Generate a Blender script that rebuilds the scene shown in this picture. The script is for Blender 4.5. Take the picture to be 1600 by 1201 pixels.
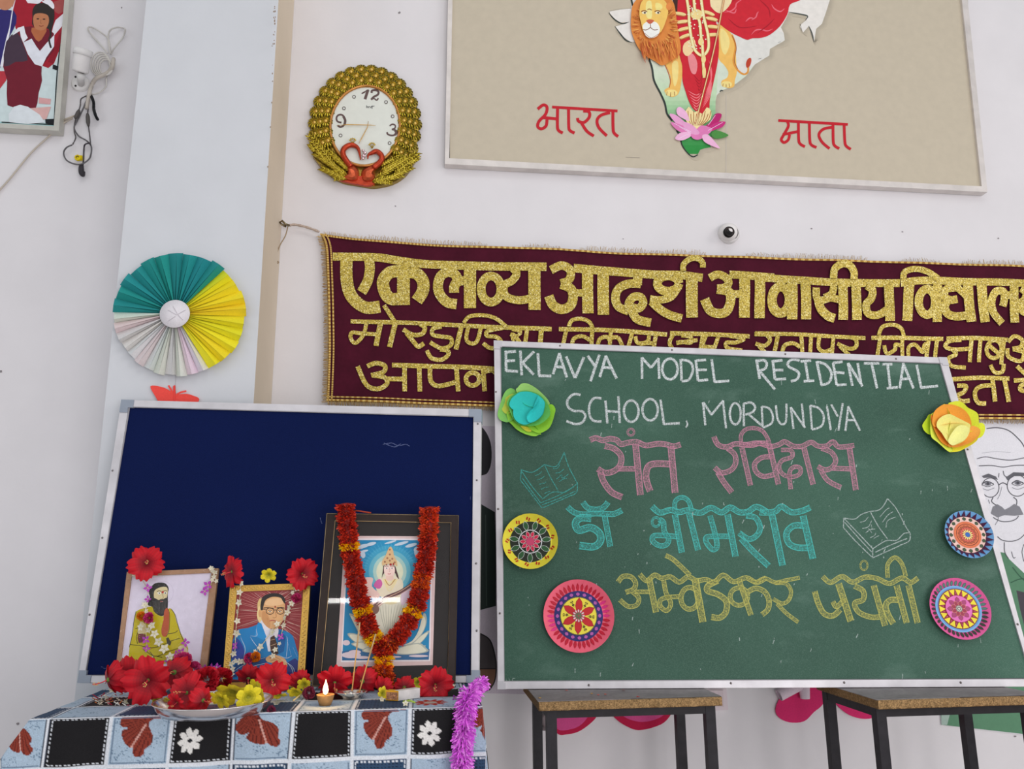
import bpy, math, random
import numpy as np
from mathutils import Vector, Matrix
for o in list(bpy.data.objects): bpy.data.objects.remove(o)
SC = bpy.context.scene
COLL = SC.collection
V = Vector
rad = math.radians

# ------------------------------------------------------------------ camera, world, lights, exposure
F = 1250.0
CAM = V((0, -2.15, 1.02))
_y, _p, _r = rad(6.4), rad(12.4), rad(-0.5)
FW = V((math.sin(_y)*math.cos(_p), math.cos(_y)*math.cos(_p), math.sin(_p)))
_rt = V((math.cos(_y), -math.sin(_y), 0)); _up = _rt.cross(FW)
RT = _rt*math.cos(_r)+_up*math.sin(_r); UP = -_rt*math.sin(_r)+_up*math.cos(_r)
cd = bpy.data.cameras.new('camera'); cd.sensor_width = 36; cd.lens = F*36/1600
cam = bpy.data.objects.new('camera', cd); COLL.objects.link(cam)
m = Matrix((RT, UP, -FW)).transposed().to_4x4(); m.translation = CAM; cam.matrix_world = m
SC.camera = cam
SC.view_settings.view_transform = 'Standard'; SC.view_settings.look = 'None'
SC.view_settings.gamma = 1; SC.view_settings.use_curve_mapping = False
SC.view_settings.exposure = -0.2
w = bpy.data.worlds.new('world'); SC.world = w; w.use_nodes = True
w.node_tree.nodes['Background'].inputs[0].default_value = (0.93, 0.96, 1.0, 1)
w.node_tree.nodes['Background'].inputs[1].default_value = 0.60

def area(name, loc, target, sx, sy, power, col):
    l = bpy.data.lights.new(name, 'AREA'); l.shape = 'RECTANGLE'; l.size = sx; l.size_y = sy
    l.energy = power; l.color = col
    o = bpy.data.objects.new(name, l); COLL.objects.link(o); o.location = loc
    o.rotation_euler = (V(target)-V(loc)).to_track_quat('-Z', 'Y').to_euler()
    return o
area('window_daylight_left', (-3.4, -3.2, 2.3), (0, 0, 1.3), 1.6, 1.8, 10, (0.90, 0.95, 1.0))
area('window_daylight_right', (3.9, -3.6, 2.4), (0.6, 0, 1.4), 1.8, 1.8, 40, (1.0, 0.95, 0.92))
area('overhead_fill', (0.3, -3.4, 4.6), (0.3, 0, 1.3), 3.0, 1.6, 27, (1.0, 0.98, 0.95))  # added overhead fill, raised so the picture glass does not mirror it

area('low_front_fill', (1.2, -4.0, .75), (0.5, 0, .6), 2.0, 1.3, 46, (1.0, 0.96, 0.98))  # unseen low fill added to brighten the wall under the desks

# ------------------------------------------------------------------ projection helpers
def ray(u, v): return FW+RT*((u-800)/F)-UP*((v-600.5)/F)
class Pl:
    def __init__(s, O, n): s.O = V(O); s.n = V(n).normalized()
    def at(s, u, v, h=0.0):
        d = ray(u, v); return CAM+d*(((s.O+s.n*h)-CAM).dot(s.n)/d.dot(s.n))
    def lift(s, h): return Pl(s.O+s.n*h, s.n)
def proj(p):
    d = V(p)-CAM; z = d.dot(FW); return (800+F*d.dot(RT)/z, 600.5-F*d.dot(UP)/z)
def wallp(y): return Pl((0, y, 0), (0, -1, 0))
def flat(z): return Pl((0, 0, z), (0, 0, 1))
def lean(p, deg):
    a = rad(deg); return Pl(p, (0, -math.cos(a), math.sin(a)))
def lean2(A, B, deg):
    """plane standing on the line A-B (left to right) and leaning back by deg"""
    A, B = V(A), V(B); B = V((B.x, B.y, A.z)); ax = (B-A).normalized(); back = V((0, 0, 1)).cross(ax); a = rad(deg)
    up = V((0, 0, 1))*math.cos(a)+back*math.sin(a); return Pl(A, ax.cross(up))
class Crop:
    def __init__(s, ox, oy, sc): s.ox, s.oy, s.s = ox, oy, sc
    def pts(s, t):
        if isinstance(t, str):
            t = [tuple(float(a) for a in q.split(',')) for q in t.split()]
        return [(s.ox+x/s.s, s.oy+y/s.s) for x, y in t]
PX = Crop(0, 0, 1)
def smooth(p, n=5, closed=False):
    if len(p) < 3: return list(p)
    out = []; N = len(p)
    for i in range(N if closed else N-1):
        g = (lambda k: p[k % N]) if closed else (lambda k: p[max(0, min(N-1, k))])
        a, b, c, d = g(i-1), g(i), g(i+1), g(i+2)
        for j in range(n):
            t = j/n
            out.append(tuple(0.5*((2*b[k])+(-a[k]+c[k])*t+(2*a[k]-5*b[k]+4*c[k]-d[k])*t*t+(-a[k]+3*b[k]-3*c[k]+d[k])*t**3) for k in range(len(b))))
    if not closed: out.append(tuple(p[-1]))
    return out
def lin1(c):
    c = c/255.0; return c/12.92 if c <= .04045 else ((c+.055)/1.055)**2.4
K_ALB = 1.25
def col(c, k=K_ALB): return tuple(min(.93, lin1(x)*k) for x in c)+(1.0,)

# ------------------------------------------------------------------ mesh builder
class MB:
    def __init__(s): s.v = []; s.f = []; s.c = []; s.uv = []; s.sm = []
    def face(s, pts, c, uv=None, sm=False):
        n = len(s.v); s.v += [V(p) for p in pts]; s.f.append(tuple(range(n, n+len(pts))))
        s.c.append(c); s.uv.append(uv); s.sm.append(sm)
    def mesh(s, vs, fs, c, sm=True):
        n = len(s.v); s.v += [V(p) for p in vs]
        for i, f in enumerate(fs):
            s.f.append(tuple(n+k for k in f)); s.c.append(c[i] if isinstance(c, list) else c); s.uv.append(None); s.sm.append(sm)
    def box(s, lo, hi, c):
        x0, y0, z0 = lo; x1, y1, z1 = hi
        vs = [(x, y, z) for x in (x0, x1) for y in (y0, y1) for z in (z0, z1)]
        s.mesh(vs, [(0, 1, 3, 2), (4, 6, 7, 5), (0, 4, 5, 1), (2, 3, 7, 6), (0, 2, 6, 4), (1, 5, 7, 3)], c, False)
    def slab(s, pts, pl, h0, h1, c, side=None, sc=None, bev=0):
        """polygon in pixels, extruded between plane offsets; the front outline is the traced one"""
        A = [pl.at(u, v, h1) for u, v in pts]
        B = [a-pl.n*(h1-h0) for a in A]
        n = len(A); side = side or c
        s.face(A, c)
        for i in range(n):
            j = (i+1) % n; s.face([A[i], B[i], B[j], A[j]], side)
        s.face(B[::-1], side)
    def tube(s, path, r, c, seg=8, caps=True):
        path = [V(p) for p in path]; N = len(path); rs = r if isinstance(r, (list, tuple)) else [r]*N
        vs = []; up = V((0.13, 0.4, 0.9)).normalized()
        for i, p in enumerate(path):
            t = (path[min(N-1, i+1)]-path[max(0, i-1)])
            t = t.normalized() if t.length > 1e-9 else V((0, 0, 1))
            a = t.cross(up)
            if a.length < 1e-3: a = t.cross(V((1, 0, 0)))
            a.normalize(); b = t.cross(a)
            for k in range(seg):
                th = 2*math.pi*k/seg; vs.append(p+(a*math.cos(th)+b*math.sin(th))*rs[i])
        fs = [(i*seg+k, i*seg+(k+1) % seg, (i+1)*seg+(k+1) % seg, (i+1)*seg+k) for i in range(N-1) for k in range(seg)]
        if caps: fs += [tuple(range(seg))[::-1], tuple(range((N-1)*seg, N*seg))]
        s.mesh(vs, fs, c)
    def lathe(s, o, ax, prof, c, seg=28, sx=1.0):
        """prof: list of (radius, height along ax); c colour or list per profile step"""
        o = V(o); ax = V(ax).normalized(); a = ax.cross(V((0, 0, 1)))
        if a.length < 1e-3: a = V((1, 0, 0))
        a.normalize(); b = ax.cross(a); vs = []
        for r, h in prof:
            for k in range(seg):
                th = 2*math.pi*k/seg; vs.append(o+ax*h+(a*math.cos(th)*sx+b*math.sin(th))*r)
        fs = []; cc = []
        for i in range(len(prof)-1):
            for k in range(seg):
                fs.append((i*seg+k, i*seg+(k+1) % seg, (i+1)*seg+(k+1) % seg, (i+1)*seg+k))
                cc.append(c[i] if isinstance(c, list) else c)
        s.mesh(vs, fs, cc)
    def ball(s, o, r, c, seg=10, rings=6, sc=(1, 1, 1)):
        o = V(o); vs = []
        for i in range(rings+1):
            ph = math.pi*i/rings
            for k in range(seg):
                th = 2*math.pi*k/seg
                vs.append(o+V((math.sin(ph)*math.cos(th)*sc[0], math.sin(ph)*math.sin(th)*sc[1], math.cos(ph)*sc[2]))*r)
        fs = [(i*seg+k, i*seg+(k+1) % seg, (i+1)*seg+(k+1) % seg, (i+1)*seg+k) for i in range(rings) for k in range(seg)]
        s.mesh(vs, fs, c)
    def data(s, name, mat, org):
        me = bpy.data.meshes.new(name)
        me.from_pydata([tuple(p-org) for p in s.v], [], s.f)
        ca = me.color_attributes.new('Col', 'FLOAT_COLOR', 'CORNER')
        buf = []
        for f, c in zip(s.f, s.c): buf += list(c)*len(f)
        ca.data.foreach_set('color', buf)
        if any(u is not None for u in s.uv):
            ul = me.uv_layers.new(name='UVMap'); b = []
            for f, u in zip(s.f, s.uv):
                for k in range(len(f)): b += list(u[k]) if u else [0.5, 0.5]
            ul.data.foreach_set('uv', b)
        me.polygons.foreach_set('use_smooth', s.sm)
        me.materials.append(mat); me.update()
        return me

def rootloc(o):
    p = V((0, 0, 0))
    while o is not None: p += V(o.location); o = o.parent
    return p
def obj(name, mb, mat, parent=None, label=None, kind=None, local=False, loc=None):
    if parent is not None: org = V((0, 0, 0)) if local else rootloc(parent)
    else:
        if loc is not None: org = V(loc)
        else:
            xs = mb.v; org = V(((min(p.x for p in xs)+max(p.x for p in xs))/2, (min(p.y for p in xs)+max(p.y for p in xs))/2, min(p.z for p in xs)))
    me = mb.data(name, mat, org)
    o = bpy.data.objects.new(name, me); COLL.objects.link(o)
    if parent is not None: o.parent = parent
    else: o.location = org
    if label: o['label'] = label
    if kind: o['kind'] = kind
    return o
def tag(o, label, cat, group=None, kind=None):
    o['label'] = label; o['category'] = cat
    if group: o['group'] = group
    if kind: o['kind'] = kind
    return o
def thing(name, loc, label, cat, group=None):
    o = bpy.data.objects.new(name, None); COLL.objects.link(o); o.location = loc; o.empty_display_size = .05
    return tag(o, label, cat, group)
def copytree(o, parent=None):
    c = o.copy(); COLL.objects.link(c); c.parent = parent
    for ch in o.children: copytree(ch, c)
    return c
def share(src, parent, loc=None):
    c = src.copy(); COLL.objects.link(c); c.parent = parent
    if loc is not None: c.location = loc
    return c

# ------------------------------------------------------------------ materials (all read the flat colour 'Col' and add their own grain)
def mat(name, rough=.7, metal=0.0, nscale=40, namt=.08, bump=0.0, bscale=200, spec=.22, n2=0, n2s=4, coat=0, base=None, trans=0, subs=0):
    m = bpy.data.materials.new(name); m.use_nodes = True; nt = m.node_tree; N = nt.nodes; L = nt.links
    b = N['Principled BSDF']; b.inputs['Roughness'].default_value = rough; b.inputs['Metallic'].default_value = metal
    b.inputs['Specular IOR Level'].default_value = spec; b.inputs['Coat Weight'].default_value = coat
    if base: src = N.new('ShaderNodeRGB'); src.outputs[0].default_value = base
    else: src = N.new('ShaderNodeAttribute'); src.attribute_name = 'Col'
    tc = N.new('ShaderNodeTexCoord')
    out = src.outputs[0]
    for sc_, am in ((nscale, namt), (n2s, n2)):
        if am <= 0: continue
        no = N.new('ShaderNodeTexNoise'); no.inputs['Scale'].default_value = sc_; no.inputs['Detail'].default_value = 5
        L.new(tc.outputs['Object'], no.inputs['Vector'])
        mr = N.new('ShaderNodeMapRange'); mr.inputs[1].default_value = .3; mr.inputs[2].default_value = .7
        mr.inputs[3].default_value = 1-am; mr.inputs[4].default_value = 1+am; L.new(no.outputs[0], mr.inputs[0])
        mx = N.new('ShaderNodeVectorMath'); mx.operation = 'SCALE'; L.new(out, mx.inputs[0]); L.new(mr.outputs[0], mx.inputs['Scale'])
        out = mx.outputs[0]
    L.new(out, b.inputs['Base Color'])
    if bump > 0:
        no = N.new('ShaderNodeTexNoise'); no.inputs['Scale'].default_value = bscale; no.inputs['Detail'].default_value = 3
        L.new(tc.outputs['Object'], no.inputs['Vector'])
        bp = N.new('ShaderNodeBump'); bp.inputs['Strength'].default_value = bump; bp.inputs['Distance'].default_value = .002
        L.new(no.outputs[0], bp.inputs['Height']); L.new(bp.outputs[0], b.inputs['Normal'])
    if subs: b.inputs['Subsurface Weight'].default_value = subs; b.inputs['Subsurface Radius'].default_value = (.01, .004, .002)
    return m
M_WALL = mat('painted_plaster', .75, nscale=2.2, namt=.018, n2=.02, n2s=9, bump=.12, bscale=90)
M_FLOOR = mat('terrazzo_floor', .45, nscale=60, namt=.15)
M_PRINT = mat('printed_paper', .55, nscale=90, namt=.04)
M_GLOSSP = mat('glossy_print', .5, nscale=60, namt=.05)
M_PAPER = mat('coloured_paper', .8, nscale=300, namt=.05, bump=.1, bscale=400)
M_ALU = mat('brushed_aluminium', .42, .25, nscale=25, namt=.09, n2=.05, n2s=6)
M_GOLD = mat('antique_gold_plastic', .3, .75, nscale=70, namt=.12, bump=.15, bscale=300)
M_COPPER = mat('copper_paint', .3, .7, nscale=70, namt=.2, bump=.35, bscale=260)
M_PLASTIC = mat('plastic', .45, nscale=40, namt=.03)
M_VELVET = mat('maroon_velvet', .85, nscale=14, namt=.18, n2=.08, n2s=120, bump=.15, bscale=30, spec=.15)
M_FRINGE = mat('gold_thread', .5, .35, nscale=500, namt=.35)
M_FELT = mat('blue_felt', .95, nscale=600, namt=.12, n2=.06, n2s=3, bump=.4, bscale=900, spec=.1)
M_STEEL = mat('polished_steel', .18, .95, nscale=20, namt=.06)
M_BLACKST = mat('black_enamel_steel', .5, nscale=40, namt=.25, n2=.1, n2s=6, bump=.2, bscale=120)
M_PETAL = mat('petal', .5, nscale=130, namt=.16, bump=.25, bscale=160, spec=.3)
M_CHIP = mat('particle_board_edge', .85, nscale=380, namt=.55, n2=.25, n2s=150, bump=.8, bscale=400)
M_LAM = mat('worn_laminate', .5, nscale=18, namt=.16, n2=.15, n2s=110)
M_CLOTH = mat('printed_tablecloth', .6, spec=.12, nscale=500, namt=.14, n2=.05, n2s=8, bump=.3, bscale=700)
M_TINSEL = mat('tinsel', .4, 0, nscale=80, namt=.15)
M_WOOD = mat('dark_moulding', .35, nscale=60, namt=.12)
M_CARD = mat('cardboard', .8, nscale=80, namt=.12)
M_CLAY = mat('fired_clay', .8, nscale=120, namt=.15)

def glass_mat():
    m = bpy.data.materials.new('picture_glass'); m.use_nodes = True; nt = m.node_tree; N = nt.nodes; L = nt.links
    for n in list(N): N.remove(n)
    o = N.new('ShaderNodeOutputMaterial'); t = N.new('ShaderNodeBsdfTransparent'); g = N.new('ShaderNodeBsdfGlossy')
    g.inputs['Roughness'].default_value = 0.02; fr = N.new('ShaderNodeFresnel'); fr.inputs[0].default_value = 1.45
    mx = N.new('ShaderNodeMixShader'); L.new(fr.outputs[0], mx.inputs[0]); L.new(t.outputs[0], mx.inputs[1]); L.new(g.outputs[0], mx.inputs[2])
    L.new(mx.outputs[0], o.inputs[0]); return m
M_GLASS = glass_mat()
def film_mat():
    m = bpy.data.materials.new('clear_wrap'); m.use_nodes = True; nt = m.node_tree; N = nt.nodes; L = nt.links
    for n in list(N): N.remove(n)
    o = N.new('ShaderNodeOutputMaterial'); t = N.new('ShaderNodeBsdfTransparent'); g = N.new('ShaderNodeBsdfGlossy')
    g.inputs['Roughness'].default_value = .12; mx = N.new('ShaderNodeMixShader')
    tc = N.new('ShaderNodeTexCoord'); no = N.new('ShaderNodeTexNoise'); no.inputs['Scale'].default_value = 45; no.inputs['Detail'].default_value = 4
    bp = N.new('ShaderNodeBump'); bp.inputs['Strength'].default_value = 1; bp.inputs['Distance'].default_value = .01
    L.new(tc.outputs['Object'], no.inputs[0]); L.new(no.outputs[0], bp.inputs['Height']); L.new(bp.outputs[0], g.inputs['Normal'])
    mx.inputs[0].default_value = .035; L.new(t.outputs[0], mx.inputs[1]); L.new(g.outputs[0], mx.inputs[2])
    L.new(mx.outputs[0], o.inputs[0]); return m
M_FILM = film_mat()
def glitter_mat():
    m = bpy.data.materials.new('gold_glitter'); m.use_nodes = True; nt = m.node_tree; N = nt.nodes; L = nt.links
    b = N['Principled BSDF']; b.inputs['Metallic'].default_value = .35; b.inputs['Roughness'].default_value = .45
    tc = N.new('ShaderNodeTexCoord'); vo = N.new('ShaderNodeTexVoronoi'); vo.inputs['Scale'].default_value = 430
    L.new(tc.outputs['Object'], vo.inputs['Vector'])
    cr = N.new('ShaderNodeValToRGB'); e = cr.color_ramp.elements
    e[0].position = 0; e[0].color = (.22, .15, .02, 1); e[1].position = 1; e[1].color = (.95, .85, .42, 1)
    a = e.new(.35); a.color = (.50, .36, .045, 1); a = e.new(.75); a.color = (.68, .52, .08, 1)
    sp = N.new('ShaderNodeSeparateColor'); L.new(vo.outputs['Color'], sp.inputs[0]); L.new(sp.outputs[0], cr.inputs[0])
    L.new(cr.outputs[0], b.inputs['Base Color'])
    bp = N.new('ShaderNodeBump'); bp.inputs['Strength'].default_value = .5; bp.inputs['Distance'].default_value = .001
    L.new(sp.outputs[1], bp.inputs['Height']); L.new(bp.outputs[0], b.inputs['Normal']); return m
M_GLITTER = glitter_mat()
def chalk_mat(name, inner, edge, dens):
    """chalk rubbed over a board: grain lets the board show; stroke edges (uv.y near 0/1) are drawn harder"""
    m = bpy.data.materials.new(name); m.use_nodes = True; nt = m.node_tree; N = nt.nodes; L = nt.links
    b = N['Principled BSDF']; b.inputs['Roughness'].default_value = .95; b.inputs['Specular IOR Level'].default_value = .05
    at = N.new('ShaderNodeAttribute'); at.attribute_name = 'Col'; L.new(at.outputs[0], b.inputs['Base Color'])
    tc = N.new('ShaderNodeTexCoord'); no = N.new('ShaderNodeTexNoise'); no.inputs['Scale'].default_value = 330; no.inputs['Detail'].default_value = 6
    no.inputs['Roughness'].default_value = .75; L.new(tc.outputs['Object'], no.inputs[0])
    uv = N.new('ShaderNodeSeparateXYZ'); L.new(tc.outputs['UV'], uv.inputs[0])
    s1 = N.new('ShaderNodeMath'); s1.operation = 'SUBTRACT'; L.new(uv.outputs[1], s1.inputs[0]); s1.inputs[1].default_value = .5
    ab = N.new('ShaderNodeMath'); ab.operation = 'ABSOLUTE'; L.new(s1.outputs[0], ab.inputs[0])
    mr = N.new('ShaderNodeMapRange'); L.new(ab.outputs[0], mr.inputs[0]); mr.inputs[1].default_value = .34; mr.inputs[2].default_value = .43
    mr.inputs[3].default_value = inner; mr.inputs[4].default_value = edge
    ad = N.new('ShaderNodeMath'); ad.operation = 'ADD'; L.new(no.outputs[0], ad.inputs[0]); L.new(mr.outputs[0], ad.inputs[1])
    m2 = N.new('ShaderNodeMapRange'); L.new(ad.outputs[0], m2.inputs[0]); m2.inputs[1].default_value = .45; m2.inputs[2].default_value = .75
    m2.inputs[3].default_value = 0; m2.inputs[4].default_value = dens
    L.new(m2.outputs[0], b.inputs['Alpha']); return m
M_CHALK = chalk_mat('chalk_solid', .16, .08, .95)
M_CHALKO = chalk_mat('chalk_outlined', .075, .26, .85)
def board_mat():
    m = bpy.data.materials.new('green_chalkboard'); m.use_nodes = True; nt = m.node_tree; N = nt.nodes; L = nt.links
    b = N['Principled BSDF']; b.inputs['Roughness'].default_value = .6; b.inputs['Specular IOR Level'].default_value = .3
    tc = N.new('ShaderNodeTexCoord')
    def noise(sc_, det, stretch=None, rough=.5):
        no = N.new('ShaderNodeTexNoise'); no.inputs['Scale'].default_value = sc_; no.inputs['Detail'].default_value = det; no.inputs['Roughness'].default_value = rough
        if stretch:
            mp = N.new('ShaderNodeMapping'); mp.inputs['Scale'].default_value = stretch; L.new(tc.outputs['Object'], mp.inputs[0]); L.new(mp.outputs[0], no.inputs[0])
        else: L.new(tc.outputs['Object'], no.inputs[0])
        return no.outputs[0]
    def rng(x, a, c, d, e):
        mr = N.new('ShaderNodeMapRange'); L.new(x, mr.inputs[0]); mr.inputs[1].default_value = a; mr.inputs[2].default_value = c; mr.inputs[3].default_value = d; mr.inputs[4].default_value = e; return mr.outputs[0]
    def mixc(f, a, bb):
        mx = N.new('ShaderNodeMix'); mx.data_type = 'RGBA'; L.new(f, mx.inputs[0])
        (L.new(a, mx.inputs[6]) if not isinstance(a, tuple) else setattr(mx.inputs[6], 'default_value', a)); mx.inputs[7].default_value = bb; return mx.outputs[2]
    c0 = mixc(rng(noise(2.5, 6), .35, .7, 0, 1), col((43, 75, 61)), col((58, 94, 78)))
    c1 = mixc(rng(noise(5, 8, (1, 1, 2.2), .62), .55, .8, 0, .28), c0, col((130, 158, 145)))
    c2 = mixc(rng(noise(500, 2), .45, .8, 0, .3), c1, col((110, 140, 125)))
    L.new(c2, b.inputs['Base Color']); return m
M_BOARD = board_mat()

# ------------------------------------------------------------------ drawing on planes
class Draw:
    def __init__(s, pl, crop=PX, h=0.0, dh=4e-5, fn=None): s.pl, s.crop, s.h, s.dh, s.mb, s.fn = pl, crop, h, dh, MB(), fn
    def P(s, u, v):
        p = s.pl.at(u, v, s.h)
        return p+s.pl.n*s.fn(p) if s.fn else p
    def poly(s, t, c, sm=0):
        p = s.crop.pts(t)
        if sm: p = smooth(p, sm, True)
        s.mb.face([s.P(*q) for q in p], col(c)); s.h += s.dh; return s
    def ell(s, x, y, rx, ry, c, rot=0, n=20):
        a = rad(rot)
        return s.poly([(x+rx*math.cos(t)*math.cos(a)-ry*math.sin(t)*math.sin(a), y+rx*math.cos(t)*math.sin(a)+ry*math.sin(t)*math.cos(a)) for t in [2*math.pi*k/n for k in range(n)]], c)
    def line(s, t, w, c, sm=5, closed=False, taper=0, w2=None):
        p = s.crop.pts(t)
        if sm and len(p) > 2: p = smooth(p, sm, closed)
        elif len(p) == 2 and s.fn: p = [(p[0][0]+(p[1][0]-p[0][0])*k/6, p[0][1]+(p[1][1]-p[0][1])*k/6) for k in range(7)]
        q = [p[0]]
        for a in p[1:]:
            if math.hypot(a[0]-q[-1][0], a[1]-q[-1][1]) > .3: q.append(a)
        p = q; n = len(p)
        if n < 2: return s
        w = w/s.crop.s/2; w2 = w if w2 is None else w2/s.crop.s/2
        cc = col(c); Lf = []; Rt = []
        for i in range(n):
            if closed: a, b = p[i-1], p[(i+1) % n]
            else: a, b = p[max(0, i-1)], p[min(n-1, i+1)]
            dx, dy = b[0]-a[0], b[1]-a[1]; l = math.hypot(dx, dy) or 1
            f = i/(n-1); ww = w+(w2-w)*f
            if taper: ww *= min(1, .25+2.5*min(f, 1-f)*taper)
            nx, ny = -dy/l*ww, dx/l*ww
            Lf.append(s.P(p[i][0]+nx, p[i][1]+ny)); Rt.append(s.P(p[i][0]-nx, p[i][1]-ny))
        R = range(n if closed else n-1)
        for i in R:
            j = (i+1) % n
            s.mb.face([Lf[i], Rt[i], Rt[j], Lf[j]], cc, [(i/n, 0), (i/n, 1), ((i+1)/n, 1), ((i+1)/n, 0)])
        s.h += s.dh; return s
    def lines(s, t, w, c, **k):
        for q in t.split(';'):
            if q.strip(): s.line(q.strip(), w, c, **k)
        return s
    def ring(s, x, y, rx, ry, w, c, n=14): return s.line([(x+rx*math.cos(2*math.pi*k/n), y+ry*math.sin(2*math.pi*k/n)) for k in range(n)], w, c, sm=3, closed=True)
    def clipband(s, t, y0, y1, c):
        p = s.crop.pts(t); Y0, Y1 = s.crop.oy+y0/s.crop.s, s.crop.oy+y1/s.crop.s
        for lim, sg in ((Y0, 1), (Y1, -1)):
            q = []
            for i in range(len(p)):
                a, b = p[i-1], p[i]; ia, ib = (a[1]-lim)*sg >= 0, (b[1]-lim)*sg >= 0
                if ia != ib: k = (lim-a[1])/(b[1]-a[1]); q.append((a[0]+(b[0]-a[0])*k, lim))
                if ib: q.append(b)
            p = q
            if len(p) < 3: return s
        s.mb.face([s.P(*q) for q in p], col(c)); return s
def addmb(a, b):
    n = len(a.v); a.v += b.v; a.f += [tuple(n+k for k in f) for f in b.f]; a.c += b.c; a.uv += b.uv; a.sm += b.sm
def words(name, mt, c, items, pl, root, h=.0006, gap=13):
    """strokes grouped into words by the gaps between them, one part per word"""
    st = []
    for cr, w, t in items:
        for q in t.split(';'):
            if not q.strip(): continue
            d = Draw(pl, cr, h=h, dh=1.2e-5); d.line(q.strip(), w, c); h = d.h; p = cr.pts(q.strip())
            st.append((min(a[0] for a in p), max(a[0] for a in p), d.mb))
    st.sort(key=lambda a: a[0]); cur = None; hi = 0
    for x0, x1, m_ in st:
        if cur is None or x0 > hi+gap:
            if cur is not None: obj(name, cur, mt, root)
            cur = MB(); hi = x1
        addmb(cur, m_); hi = max(hi, x1)
    obj(name, cur, mt, root)
random.seed(7)
def lerp(a, b, t): return tuple(a[i]+(b[i]-a[i])*t for i in range(len(a)))
# ================================================================== SETTING
WP = wallp(0.0)
mb = MB(); wc = col((206, 203, 205))
mb.box((-2.6, 0, 0), (3.4, .15, 3.6), wc)
o = obj('wall_back', mb, M_WALL); o['kind'] = 'structure'
mb = MB(); mb.box((-2.6, -4.2, -.1), (3.4, 0, 0), col((196, 190, 188)))
o = obj('floor', mb, M_FLOOR); o['kind'] = 'structure'
# pillar standing proud of the wall; its right flank is bare beige putty
PY = -0.22
xr = PlX = wallp(PY).at(416, 310).x; xl = wallp(PY).at(203, 250).x
mb = MB(); pc = col((193, 195, 199)); bg = col((203, 189, 170))
mb.mesh([(xl, PY, 0), (xr, PY, 0), (xr, PY, 3.6), (xl, PY, 3.6), (xl, 0, 0), (xl, 0, 3.6)], [(0, 1, 2, 3), (4, 0, 3, 5)], pc, False)
mb.mesh([(xr, PY, 0), (xr, -.001, 0), (xr, -.001, 3.6), (xr, PY, 3.6)], [(0, 1, 2, 3)], bg, False)
mb.mesh([(xl, -.001, 0), (xr, -.001, 0), (xr, -.001, 3.6), (xl, -.001, 3.6)], [(0, 3, 2, 1)], pc, False)
o = obj('wall_pillar', mb, M_WALL); o['kind'] = 'structure'
# flaked specks on the flank and small scuffs on the walls
d = Draw(Pl((xr+.0008, 0, 0), (1, 0, 0)), PX)
for i in range(26):
    y = random.uniform(10, 380)*random.random()+10; x = 429-.045*y+random.uniform(-1, 3)
    d.ell(x, y, random.uniform(.5, 1.2), random.uniform(.7, 2.2), (150, 128, 108), n=6)
o = obj('trim_1', d.mb, M_WALL); o['kind'] = 'structure'
d = Draw(WP.lift(.0006), PX)
for (x, y, r) in ((190, 12, 1.5), (624, 20, 2.5), (618, 322, 1.4), (974, 373, 1.2), (1268, 357, 1.5), (1410, 362, 1.4), (1560, 372, 1.6), (28, 1130, 3), (1, 580, 3), (1586, 1150, 2)):
    d.poly([(x+r*math.cos(t)*random.uniform(.6, 1.3), y+r*.7*math.sin(t)*random.uniform(.6, 1.3)) for t in [k*math.pi/4 for k in range(8)]], (128, 122, 124))
o = obj('trim_2', d.mb, M_WALL); o['kind'] = 'structure'

# ================================================================== INDIA MAP BOARD (upper right)
CI = Crop(940, 0, 4.4444); CH = Crop(780, 0, 2.7586)
IP = WP
def ext(a, b, y):  # extend an edge in pixels up to row y
    return (a[0]+(b[0]-a[0])*(y-a[1])/(b[1]-a[1]), y)
root = thing('framed_map_board', IP.at(1120, 270), 'large beige sign board with a map, a lion and a woman in red', 'sign board')
TL, TR = ext((700, 0), (695, 256), -260), ext((1512, 0), (1543, 300), -260)
BL, BR = (695, 256), (1543, 300)
mb = MB(); mb.slab([(TL[0]+3, TL[1]+4), (TR[0]-5, TR[1]+4), (BR[0]-6, BR[1]-7), (BL[0]+3, BL[1]-6)], IP, .002, .02, col((181, 171, 152)))
obj('panel', mb, M_PLASTIC, root)
def rails(root, corners, wds, pl, h0, h1, c, matl, name='frame_rail', inner=None):
    """four mitred rails, corners TL,TR,BR,BL in pixels; wds = pixel widths top,right,bottom,left"""
    TL, TR, BR, BL = corners; wt, wr, wb, wl = wds
    iTL = (TL[0]+wl, TL[1]+wt); iTR = (TR[0]-wr, TR[1]+wt); iBR = (BR[0]-wr, BR[1]-wb); iBL = (BL[0]+wl, BL[1]-wb)
    for q in ([TL, TR, iTR, iTL], [TR, BR, iBR, iTR], [BR, BL, iBL, iBR], [BL, TL, iTL, iBL]):
        mb = MB(); mb.slab(q, pl, h0, h1, c, inner); obj(name, mb, matl, root)
rails(root, [TL, TR, BR, BL], (8, 9, 9, 7), IP, .002, .028, col((196, 190, 186)), M_ALU)
d = Draw(IP.lift(.0205), CH)
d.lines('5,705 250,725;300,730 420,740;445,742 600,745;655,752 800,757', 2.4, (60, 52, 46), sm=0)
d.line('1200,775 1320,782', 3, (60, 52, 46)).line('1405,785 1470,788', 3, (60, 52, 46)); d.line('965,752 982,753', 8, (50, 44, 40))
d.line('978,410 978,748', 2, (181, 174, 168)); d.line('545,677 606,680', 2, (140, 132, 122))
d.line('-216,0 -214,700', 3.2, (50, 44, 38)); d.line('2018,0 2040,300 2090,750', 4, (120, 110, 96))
obj('edge_gap', d.mb, M_PRINT, root)
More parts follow.
